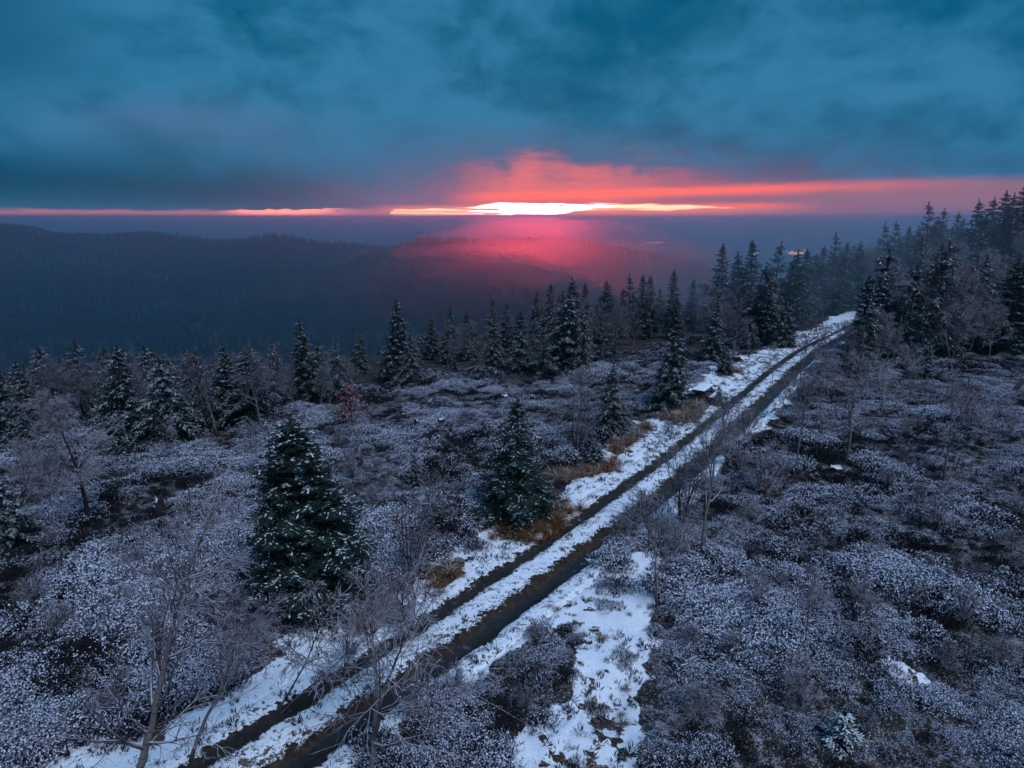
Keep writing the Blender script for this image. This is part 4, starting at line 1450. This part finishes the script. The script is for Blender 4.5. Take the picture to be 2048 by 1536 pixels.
RUS = {'r': (1.6, *rusty(3))}
b_ = by_pix(706, 858)
plant('young_larch', RUS, 'r', b_, height_for(b_, 768), 'small rusty red young larch on the heath, left of centre', 'larch', None, 1.25)
b_ = by_pix(831, 975)
plant('juniper_bush', SPR, 'slender', b_, height_for(b_, 908), 'narrow black green juniper behind the many-stemmed bare tree', 'juniper', None, 1.3)
b_ = by_pix(1436, 812)
plant('evergreen_bush', SPR, 'bushy', b_, height_for(b_, 772), 'dark snow flecked bush at the end of the picnic table', 'bush', None, 1.0)


# ------------------------------------------------------------------ heather, grass and twigs (stuff)
def heather(seed, frost, n=330, r=0.42, h=0.24):
    """a cushion of heather: short shoots over a lumpy dome, most of them tipped with rime"""
    rs = np.random.default_rng(seed); mb = MB()
    a_ = rs.uniform(0, 6.283, n); q = np.sqrt(rs.uniform(0, 1, n))
    lump = 1 + .25 * np.sin(a_ * 3 + rs.uniform(0, 6)) * q + rs.normal(0, .10, n)
    S_ = np.stack([np.cos(a_) * q * r * lump, np.sin(a_) * q * r * lump, h * np.sqrt(np.clip(1 - q ** 2 * .85, 0, 1)) * rs.uniform(.65, 1.15, n)], 1)
    nrm = norm(np.stack([S_[:, 0] / r, S_[:, 1] / r, np.full(n, .75)], 1) + rs.normal(0, .35, (n, 3)))
    u, v = frames(nrm)
    ru = rs.uniform(0, 3.14, n)[:, None]
    s1 = u * np.cos(ru) + v * np.sin(ru); s2 = -u * np.sin(ru) + v * np.cos(ru)
    L = rs.uniform(.07, .15, n)[:, None]; w = rs.uniform(.005, .011, n)[:, None]
    nrm = norm(nrm + rs.normal(0, .3, (n, 3)))
    root = S_ - nrm * L
    pat = .5 + .5 * np.sin(S_[:, 0] * 21 + rs.uniform(0, 6)) * np.sin(S_[:, 1] * 19 + rs.uniform(0, 6))
    z = .55 * rs.uniform(0, 1, n) + .45 * pat
    m_mid = np.where(z < frost * .72, 2, 0)
    for sd in (s1, s2):
        V = np.stack([root, root + nrm * L * .6 + sd * w, S_, root + nrm * L * .6 - sd * w], 1)
        mb.add(V.reshape(-1, 3), np.arange(n * 4).reshape(-1, 4), m_mid)
    # stems down to the ground
    k_ = n // 4
    b0 = S_[:k_] * [.35, .35, 0]
    V = np.stack([b0 - s1[:k_] * .006, b0 + s1[:k_] * .006, root[:k_]], 1)
    mb.add(V.reshape(-1, 3), np.arange(k_ * 3).reshape(-1, 3), 0)
    # rime and snow caught on the shoot tips
    f = z < frost
    c = S_[f] + nrm[f] * .012; nf = f.sum()
    up = norm(np.array([0, 0, 1.0]) + rs.normal(0, .45, (nf, 3)))
    e1, e2 = frames(up)
    for j in range(2):
        an = rs.uniform(0, 6.283, nf)[:, None]
        d1 = e1 * np.cos(an) + e2 * np.sin(an); d2 = -e1 * np.sin(an) + e2 * np.cos(an)
        ln = rs.uniform(.012, .034, nf)[:, None]; wd_ = rs.uniform(.004, .009, nf)[:, None]
        V = np.stack([c - d1 * ln * .3, c + d2 * wd_ + d1 * ln * .2, c + d1 * ln + up * .012, c - d2 * wd_ + d1 * ln * .2], 1)
        mb.add(V.reshape(-1, 3), np.arange(nf * 4).reshape(-1, 4), 1)
    return mb.mesh('heather', [M['heather_dark'], M['heather_frost'], M['heather_mid']])


HK = [heather(100 + i, f) for i, f in enumerate((.92, .80, .66, .52, .34, .10))]

# jittered points, spacing growing gently with distance
pts = []
r = 5.0
while r < 78:
    sp = 0.27 + 0.0052 * r
    arc = 2 * R(44) * r
    m_ = int(arc / sp)
    t = np.linspace(-R(44), R(44), m_) + rng.uniform(-.5, .5, m_) * sp / r
    q = r + rng.uniform(-.5, .5, m_) * sp
    pts.append(np.stack([q * np.sin(t), q * np.cos(t)], 1))
    r += sp * .92
H = np.concatenate(pts)
sn, br, he = masks(H[:, 0], H[:, 1])
e = edge_e(H[:, 0], H[:, 1])
dens = fbm(H[:, 0] * .33, H[:, 1] * .33, 50, 3)
hol = fbm(H[:, 0] * .30, H[:, 1] * .42, 61, 3)
wf1, wf2, wid_ = cushions(H[:, 0], H[:, 1])
crev = wf2 - wf1
ok = (he > rng.uniform(.35, .75, len(H))) & (e < 9 + rng.uniform(-4, 4, len(H))) & (hol > 0.20)
for (tb_, rad_) in NEARTREES:
    ok &= np.hypot(H[:, 0] - tb_[0], H[:, 1] - tb_[1]) > rad_ * rng.uniform(.5, 1.0, len(H))
H = H[ok]; dens = dens[ok]; hol = hol[ok]; e = e[ok]; wf1 = wf1[ok]; wid_ = wid_[ok]; crev = crev[ok]
big = fbm(H[:, 0] * .11, H[:, 1] * .11, 71, 2)
s_ = (0.60 + 1.5 * (dens - .30)) * rng.uniform(.75, 1.3, len(H))
s_ = np.clip(s_ * (.75 + .6 * wid_), .38, 1.7)
fro = hol * .50 + big * .35 + (wid_ - .5) * .26 + sstep(0, .35, crev) * .16 + (fbm(H[:, 0] * .9, H[:, 1] * .9, 66, 3) - .5) * .5 + .04 + rng.normal(0, .07, len(H))
idx = np.clip(np.digitize(-fro, [-.83, -.73, -.64, -.56, -.48]), 0, 5)
idx = np.where(e > 2.0, np.maximum(idx, 4), idx)
low = (hol < .355) | (crev < .09)
idx = np.where(low, 5, idx); s_ = np.where(low, s_ * .62, s_)
wd = 1.0 + .004 * np.hypot(H[:, 0], H[:, 1])
scatter('heather', 'frosted heather covering the open heath on both sides of the track', HK,
        np.stack([H[:, 0], H[:, 1], h1(H[:, 0], H[:, 1]) - .03], 1),
        np.stack([rng.uniform(-.25, .25, len(H)), rng.uniform(-.25, .25, len(H)), rng.uniform(0, 6.28, len(H))], 1),
        np.stack([s_ * wd, s_ * wd, s_ * rng.uniform(.75, 1.25, len(H))], 1), idx, 'heather')


def tuft(seed, n=90, h=.42, snow=.12, sprd=.55):
    rs = np.random.default_rng(seed); mb = MB()
    a_ = rs.uniform(0, 6.283, n); q = rs.uniform(0, 1, n)
    o_ = np.stack([np.cos(a_), np.sin(a_), np.zeros(n)], 1)
    b0 = o_ * (q * .10)[:, None]
    L = h * rs.uniform(.6, 1.2, n)
    P, Rr = grow(rs, b0, o_ * (sprd * (0.4 + q))[:, None] + [0, 0, 1.0], L, np.full(n, .005), np.full(n, .002), 4, .08, -rs.uniform(.15, .45, n))
    side = norm(np.cross(P[:, -1] - P[:, 0], np.array([0, 0, 1.0]) + rs.normal(0, .2, (n, 3))))
    m_ = np.where(rs.uniform(0, 1, n) < snow, 1, 0)
    for i in range(4):
        w0 = (.009 * (1 - i / 4.6)); w1 = .009 * (1 - (i + 1) / 4.6)
        V = np.stack([P[:, i] - side * w0, P[:, i] + side * w0, P[:, i + 1] + side * w1, P[:, i + 1] - side * w1], 1)
        mb.add(V.reshape(-1, 3), np.arange(n * 4).reshape(-1, 4), m_)
    return mb.mesh('tuft', [M['grass'], M['grass_snow']])


TK = [tuft(200 + i, 90, .45, s) for i, s in enumerate((.05, .10, .2, .55))]
gp = []; gi = []; gs = []
for k, P in enumerate(GRASS):
    lo = P.min(0) - .3; hi = P.max(0) + .3
    area = (hi - lo).prod()
    n = int(min(420, area * 16))
    q = rng.uniform(lo, hi, (n, 2))
    d = poly_dist(P, q[:, 0], q[:, 1]) + rng.normal(0, .22, n)
    q = q[d > (0 if k == 0 else .25)]
    gp.append(q); gi.append(rng.choice([0, 0, 1, 2] if k == 0 else [0, 1, 2, 3, 3], len(q))); gs.append(rng.uniform(.5, 1.25, len(q)))
# stray tufts along the verge and over the footpath
q = np.stack([rng.uniform(-14, 45, 26000), rng.uniform(8, 72, 26000)], 1)
a_ = dl(q[:, 0], q[:, 1]); b2 = dr(q[:, 0], q[:, 1])
n1_ = fbm(q[:, 0] * .7, q[:, 1] * .7, 81, 3)
pdist = poly_dist(FOOTPATH, q[:, 0], q[:, 1])
keep = (((a_ < -.6) & (a_ > -4.2) & (n1_ > .56) & (rng.uniform(0, 1, len(q)) < .30)) | ((pdist > 0) & (n1_ > .54) & (rng.uniform(0, 1, len(q)) < .22)))
q = q[keep]
gp.append(q); gi.append(rng.choice([1, 2, 3, 3, 3], len(q))); gs.append(rng.uniform(.22, .55, len(q)))
q = np.concatenate(gp); gi = np.concatenate(gi); gs = np.concatenate(gs)
scatter('grass', 'withered orange brown grass tufts on the verges of the track', TK, np.stack([q[:, 0], q[:, 1], h1(q[:, 0], q[:, 1]) - .01], 1),
        np.stack([rng.uniform(-.2, .2, len(q)), rng.uniform(-.2, .2, len(q)), rng.uniform(0, 6.28, len(q))], 1), np.stack([gs, gs, gs], 1), gi, 'grass')


def sprig(seed, n=9):
    rs = np.random.default_rng(seed); mb = MB()
    a_ = rs.uniform(0, 6.283, n)
    o_ = np.stack([np.cos(a_), np.sin(a_), np.zeros(n)], 1)
    d = norm(o_ * rs.uniform(.3, 1.2, n)[:, None] + [0, 0, 1.0]); L = rs.uniform(.05, .14, n)[:, None]
    b0 = o_ * .03; s1 = norm(np.cross(d, rs.normal(size=d.shape))) * .008
    V = np.stack([b0, b0 + d * L * .5 + s1, b0 + d * L, b0 + d * L * .5 - s1], 1)
    mb.add(V.reshape(-1, 3), np.arange(n * 4).reshape(-1, 4), np.where(rs.uniform(0, 1, n) < .25, 1, 0))
    return mb.mesh('sprig', [M['heather_dark'], M['heather_mid'], M['grass']])


SK = [sprig(300 + i, 6 + 3 * i) for i in range(4)]
q = np.stack([rng.uniform(-16, 45, 90000), rng.uniform(7, 74, 90000)], 1)
sn, br, he = masks(q[:, 0], q[:, 1])
a_ = dl(q[:, 0], q[:, 1]); b2 = dr(q[:, 0], q[:, 1])
n1_ = fbm(q[:, 0] * 1.1, q[:, 1] * 1.1, 91, 3)
rut = (np.abs(a_) < .36) | (np.abs(b2) < .46)
keep = (sn > .3) & ~rut & (rng.uniform(0, 1, len(q)) < sstep(.36, .62, n1_) * .9 + .14)
q = q[keep]
edge = np.stack([rng.uniform(-16, 40, 60000), rng.uniform(7, 72, 60000)], 1)
ea = np.abs(dl(edge[:, 0], edge[:, 1])); eb = np.abs(dr(edge[:, 0], edge[:, 1]))
ke = ((np.abs(ea - .36) < .07) | (np.abs(eb - .50) < .10)) & (rng.uniform(0, 1, len(edge)) < .8)
q = np.concatenate([q, edge[ke]])
a_ = dl(q[:, 0], q[:, 1]); b2 = dr(q[:, 0], q[:, 1])
zz = np.where((a_ > -.9) & (b2 < .9), h0(q[:, 0], q[:, 1]) + .02 - .10 * np.exp(-(a_ / .3) ** 2) - .12 * np.exp(-(b2 / .36) ** 2), h1(q[:, 0], q[:, 1]) - .01)
gs = rng.uniform(.5, 1.7, len(q))
scatter('twigs', 'dark grass stubs and heather sprigs poking through the thin snow', SK, np.stack([q[:, 0], q[:, 1], zz], 1),
        np.stack([rng.uniform(-.3, .3, len(q)), rng.uniform(-.3, .3, len(q)), rng.uniform(0, 6.28, len(q))], 1), np.stack([gs, gs, gs], 1), rng.integers(0, 4, len(q)), 'twigs')


# ------------------------------------------------------------------ picnic table
def picnic_table():
    c = by_pix(1404, 800)
    hd = math.atan2(-(float(xl(c[1] + 2)) - float(xl(c[1]))), 2)       # long side along the track
    t = empty('picnic_table', (c[0], c[1], c[2] + .04), 'dark wooden picnic table with snow on its top and benches beside the track', 'picnic table', None, (0, 0, hd))
    Lg = 1.95

    def part(nm, boxes, mat='plank', parent=t):
        m_ = MB()
        for cc, sz, rx in boxes:
            box_np(m_, (0, 0, 0), sz, 0, 0, 0, None, 0)
            v = m_.V[-1]
            ry = np.array(Euler((0, rx, 0)).to_matrix())
            m_.V[-1] = v @ ry.T + np.asarray(cc)
        return obj(nm, m_.mesh(nm, [M[mat]]), parent)
    for i in range(5):
        x = (i - 2) * .152
        part('tabletop_plank', [((x, 0, .735), (.142, Lg, .042), 0)])
    for sx in (-1, 1):
        for i in range(2):
            part('bench_plank', [((sx * (.66 + i * .145), 0, .44), (.135, Lg, .042), 0)])
    for sy in (-1, 1):
        y = sy * .66
        part('crossbeam', [((0, y, .69), (.70, .05, .09), 0)])
        part('bench_beam', [((0, y + .055 * sy, .385), (1.62, .05, .09), 0)])
        for sx in (-1, 1):
            part('leg', [((sx * .42, y, .35), (.09, .06, .78), -sx * .52)])
    part('brace', [((0, 0, .40), (.06, 1.26, .06), 0)])

    def snow_slab(x0, x1, z, seed):
        rs = np.random.default_rng(seed)
        nx_, ny_ = 7, 15
        gx_, gy_ = np.meshgrid(np.linspace(x0, x1, nx_), np.linspace(-Lg / 2 + .01, Lg / 2 - .01, ny_), indexing='ij')
        ed = np.minimum(np.minimum(gx_ - x0, x1 - gx_) / .05, np.minimum(gy_ + Lg / 2, Lg / 2 - gy_) / .05)
        top = z + .006 + .038 * np.clip(ed, 0, 1) ** .5 + rs.normal(0, .003, gx_.shape)
        V = np.stack([gx_, gy_, top], -1).reshape(-1, 3)
        a1 = np.arange(nx_ - 1)[:, None] * ny_; b1 = np.arange(ny_ - 1)[None]
        F = np.stack([a1 + b1, a1 + ny_ + b1, a1 + ny_ + b1 + 1, a1 + b1 + 1], -1).reshape(-1, 4)
        obj('snow_cover', mesh_np('snow_cover', V, [F], [M['snow']], [0], True), t)
    snow_slab(-.37, .37, .757, 1)
    snow_slab(-.865, -.60, .462, 2)
    snow_slab(.60, .865, .462, 3)


picnic_table()


# ------------------------------------------------------------------ stumps, dead wood, post
def stump(px_, py_, h, r, label, seed, lean=(0, 0), jag=.3):
    rs = np.random.default_rng(seed)
    b_ = by_pix(px_, py_)
    e0 = empty('tree_stump', tuple(b_), label, 'stump', 'old stumps on the heath', (lean[0], lean[1], rs.uniform(0, 6)))
    m_ = MB(); k = 12
    rings = []
    for i, (z, f) in enumerate(((-.1, 1.5), (.04, 1.3), (.18 * h, 1.05), (.55 * h, .95), (1.0 * h, .9))):
        a_ = np.arange(k) / k * 6.283
        rr_ = r * f * (1 + rs.uniform(-.14, .14, k))
        zz_ = np.full(k, z) + (rs.uniform(-jag, jag * .4, k) * h if i == 4 else 0)
        rings.append(np.stack([np.cos(a_) * rr_, np.sin(a_) * rr_, zz_], 1))
    V = np.concatenate(rings)
    a1 = np.arange(4)[:, None] * k; b1 = np.arange(k)[None]; j1_ = (b1 + 1) % k
    F = np.stack([a1 + b1, a1 + j1_, a1 + k + j1_, a1 + k + b1], -1).reshape(-1, 4)
    m_.add(V, F)
    m_.add(np.concatenate([rings[-1], [[0, 0, h * .72]]]), [[i, (i + 1) % k, k] for i in range(k)])
    obj('bole', m_.mesh('bole', [M['deadwood']]), e0)
    m2 = MB()
    a_ = np.arange(k) / k * 6.283
    top = np.stack([np.cos(a_) * r * .6, np.sin(a_) * r * .6, np.full(k, h * .84)], 1)
    m2.add(np.concatenate([top, [[0, 0, h * .9]]]), [[i, (i + 1) % k, k] for i in range(k)])
    obj('snow_cap', m2.mesh('snow_cap', [M['snow']]), e0)
    NEARTREES.append((b_, .3))


stump(833, 858, .55, .13, 'dark splintered stump right of the rusty young larch', 1)
stump(883, 848, .35, .17, 'short broad stump beyond the splintered one in mid heath', 2)
stump(878, 890, .50, .12, 'thin upright dark stump nearest the juniper in mid heath', 3)
stump(322, 1030, .75, .16, 'tall snow capped stump behind the tall birch on the left heath', 4)
stump(1672, 948, .35, .26, 'low broken stump at the foot of the dark trunked birch', 5)
stump(1530, 915, .40, .22, 'snow topped stump in a dark hollow right of the leaning birch', 6)
stump(1010, 800, .35, .22, 'low old stump near the wood edge, above the lone drooping spruce', 7)


def curved_stump():
    b_ = by_pix(1540, 1232)
    e0 = empty('dead_stump', tuple(b_), 'curved dead stump curling up from a dark torn hollow on the right heath', 'stump')
    rs = np.random.default_rng(4); m_ = MB()
    t = np.linspace(0, 1, 12)
    P = np.stack([-.12 - .16 * np.sin(t * 2.6) + .30 * t ** 2, .05 * t, t * .95 - .25 * t ** 3], 1)
    path_tube(m_, P, .15 * (1 - t) ** .7 + .02, 9, 0, True, .12, rs)
    obj('trunk', m_.mesh('trunk', [M['deadwood']], True), e0)
    for i in range(5):
        m2 = MB(); a_ = i * 1.25 + .4
        tt = np.linspace(0, 1, 6)
        Pr = np.stack([np.cos(a_) * tt * .6, np.sin(a_) * tt * .6, .12 - .16 * tt + rs.normal(0, .02, 6)], 1)
        path_tube(m2, Pr, .06 * (1 - tt) + .012, 6, 0, True, .15, rs)
        obj('root', m2.mesh('root', [M['deadwood']], True), e0)
    # bare torn earth of the root hole
    n = 30; a_ = np.arange(n) / n * 6.283
    rr_ = .62 * (1 + .25 * np.sin(a_ * 3 + 1) + rs.uniform(-.12, .12, n))
    V = [[.1, -.05, -.06]]
    for f, z in ((.5, .03), (.85, .12), (1.0, .0)):
        V += [[.1 + math.cos(q_) * r_ * f, -.05 + math.sin(q_) * r_ * f, z + rs.uniform(-.03, .03)] for q_, r_ in zip(a_, rr_)]
    F3 = [[0, 1 + i, 1 + (i + 1) % n] for i in range(n)]
    F4 = [[1 + k_ * n + i, 1 + (k_ + 1) * n + i, 1 + (k_ + 1) * n + (i + 1) % n, 1 + k_ * n + (i + 1) % n] for k_ in range(2) for i in range(n)]
    obj('torn_earth', mesh_np('torn_earth', np.array(V), [np.array(F3), np.array(F4)], [M['peat']], [0, 0]), e0)


curved_stump()


def dead_log(px0, py0, px1, py1, r0, label, lift, name='dead_log', cat='log'):
    a_ = by_pix(px0, py0); b_ = by_pix(px1, py1) + [0, 0, lift]
    e0 = empty(name, tuple(a_), label, cat)
    m_ = MB(); rs = np.random.default_rng(px0)
    t = np.linspace(0, 1, 8)[:, None]
    P = (b_ - a_)[None] * t + rs.normal(0, .02, (8, 3))
    P[:, 2] += .05
    path_tube(m_, P, r0 * (1 - .5 * t[:, 0]), 8, 0, True, .08, rs)
    obj('trunk', m_.mesh('trunk', [M['deadwood']], True), e0)
    for i in range(4):
        m2 = MB()
        s0 = P[2 + i]; d = norm(rs.normal(size=3) * [1, 1, .4] + [0, 0, .7]) * .45
        path_tube(m2, np.stack([s0, s0 + d * .5, s0 + d + rs.normal(0, .05, 3)]), [r0 * .3, r0 * .22, r0 * .08], 5)
        obj('branch_stub', m2.mesh('branch_stub', [M['deadwood']], True), e0)


dead_log(1925, 690, 1950, 690, .12, 'dead dark trunk leaning at the right hand wood edge', 2.2, 'dead_tree', 'tree')
dead_log(1545, 1030, 1585, 1008, .07, 'fallen grey branch lying in the heather right of the pale birch', .25)
dead_log(420, 900, 470, 893, .06, 'snow topped fallen log on the left heath', .05)


def post():
    b_ = by_pix(2022, 788)
    e0 = empty('wooden_post', tuple(b_), 'thick leaning wooden post at the right picture edge', 'post', None, (0, .62, 0))
    m_ = MB()
    box_np(m_, (0, 0, .45), (.17, .17, 1.3), 0, .3)
    obj('shaft', m_.mesh('shaft', [M['plank']]), e0)
    m2 = MB()
    box_np(m2, (0, 0, 1.125), (.19, .19, .05), 0, .3)
    obj('snow_cap', m2.mesh('snow_cap', [M['snow']]), e0)


post()

# ------------------------------------------------------------------ air
HAZE_DENSITY = 0.00058
hm = bpy.data.materials.new('haze'); hm.use_nodes = True
ht = hm.node_tree; ht.nodes.clear()
ho = ht.nodes.new('ShaderNodeOutputMaterial'); pv_ = ht.nodes.new('ShaderNodeVolumePrincipled')
pv_.inputs['Color'].default_value = (0.36, 0.78, 1.0, 1)
pv_.inputs['Density'].default_value = HAZE_DENSITY
pv_.inputs['Anisotropy'].default_value = 0.62
ht.links.new(pv_.outputs[0], ho.inputs['Volume'])
mb = MB()
box_np(mb, (0, 5500, -78.5), (26000, 14200, 196))
obj('haze', mb.mesh('haze', [hm]), kind='stuff', label='thin evening haze filling the valley and plain', cat='haze')


def mist(px_, py_, dist, radii, dens, seed, label, g_=0.9, col_=(0.95, 0.90, 0.95)):
    """a bank of mist: lumpy closed body of even density"""
    d = ray(px_, py_); c = np.array([0, 0, CAM_H]) + d * dist
    rs = np.random.default_rng(seed)
    nu_, nv_ = 36, 20
    V = [[0, 0, 1.0]]; ph = rs.uniform(0, 6.28, 8)
    for i in range(1, nv_):
        for j in range(nu_):
            t = math.pi * i / nv_; a_ = 2 * math.pi * j / nu_
            k_ = 1 + .16 * math.sin(3 * a_ + ph[0]) * math.sin(t) + .13 * math.sin(5 * a_ + 2 * t + ph[1]) * math.sin(t) + .12 * math.sin(4 * t + ph[2]) * math.cos(2 * a_ + ph[3])
            V.append([math.sin(t) * math.cos(a_) * k_, math.sin(t) * math.sin(a_) * k_, math.cos(t) * k_])
    V.append([0, 0, -1.0])
    F3 = [[0, 1 + j, 1 + (j + 1) % nu_] for j in range(nu_)]
    o_ = 1 + (nv_ - 2) * nu_
    F3 += [[len(V) - 1, o_ + (j + 1) % nu_, o_ + j] for j in range(nu_)]
    F4 = [[1 + i * nu_ + j, 1 + (i + 1) * nu_ + j, 1 + (i + 1) * nu_ + (j + 1) % nu_, 1 + i * nu_ + (j + 1) % nu_] for i in range(nv_ - 2) for j in range(nu_)]
    m = bpy.data.materials.new('mist'); m.use_nodes = True
    t_ = m.node_tree; t_.nodes.clear()
    o2 = t_.nodes.new('ShaderNodeOutputMaterial'); v2 = t_.nodes.new('ShaderNodeVolumePrincipled')
    v2.inputs['Color'].default_value = (*col_, 1)
    v2.inputs['Density'].default_value = dens
    v2.inputs['Anisotropy'].default_value = g_
    t_.links.new(v2.outputs[0], o2.inputs['Volume'])
    me = mesh_np('mist', np.array(V) * radii, [np.array(F3), np.array(F4)], [m], [0, 0], True)
    obj('mist', me, kind='stuff', label=label, cat='mist', loc=tuple(c))


mist(1085, 540, 640, (185, 110, 46), 0.0017, 3, 'bank of pink mist rising from the valley under the sunset')
mist(1110, 580, 240, (62, 48, 19), 0.0065, 11, 'glowing pink mist close behind the spruce tips right of centre')
mist(880, 615, 330, (95, 70, 28), 0.0024, 5, 'thinner violet mist in the valley left of the pink bank')
mist(1850, 525, 98, (46, 30, 10), 0.0045, 8, 'thin blue mist drifting over the right hand wooded slope', 0.25, (0.50, 0.86, 1.0))
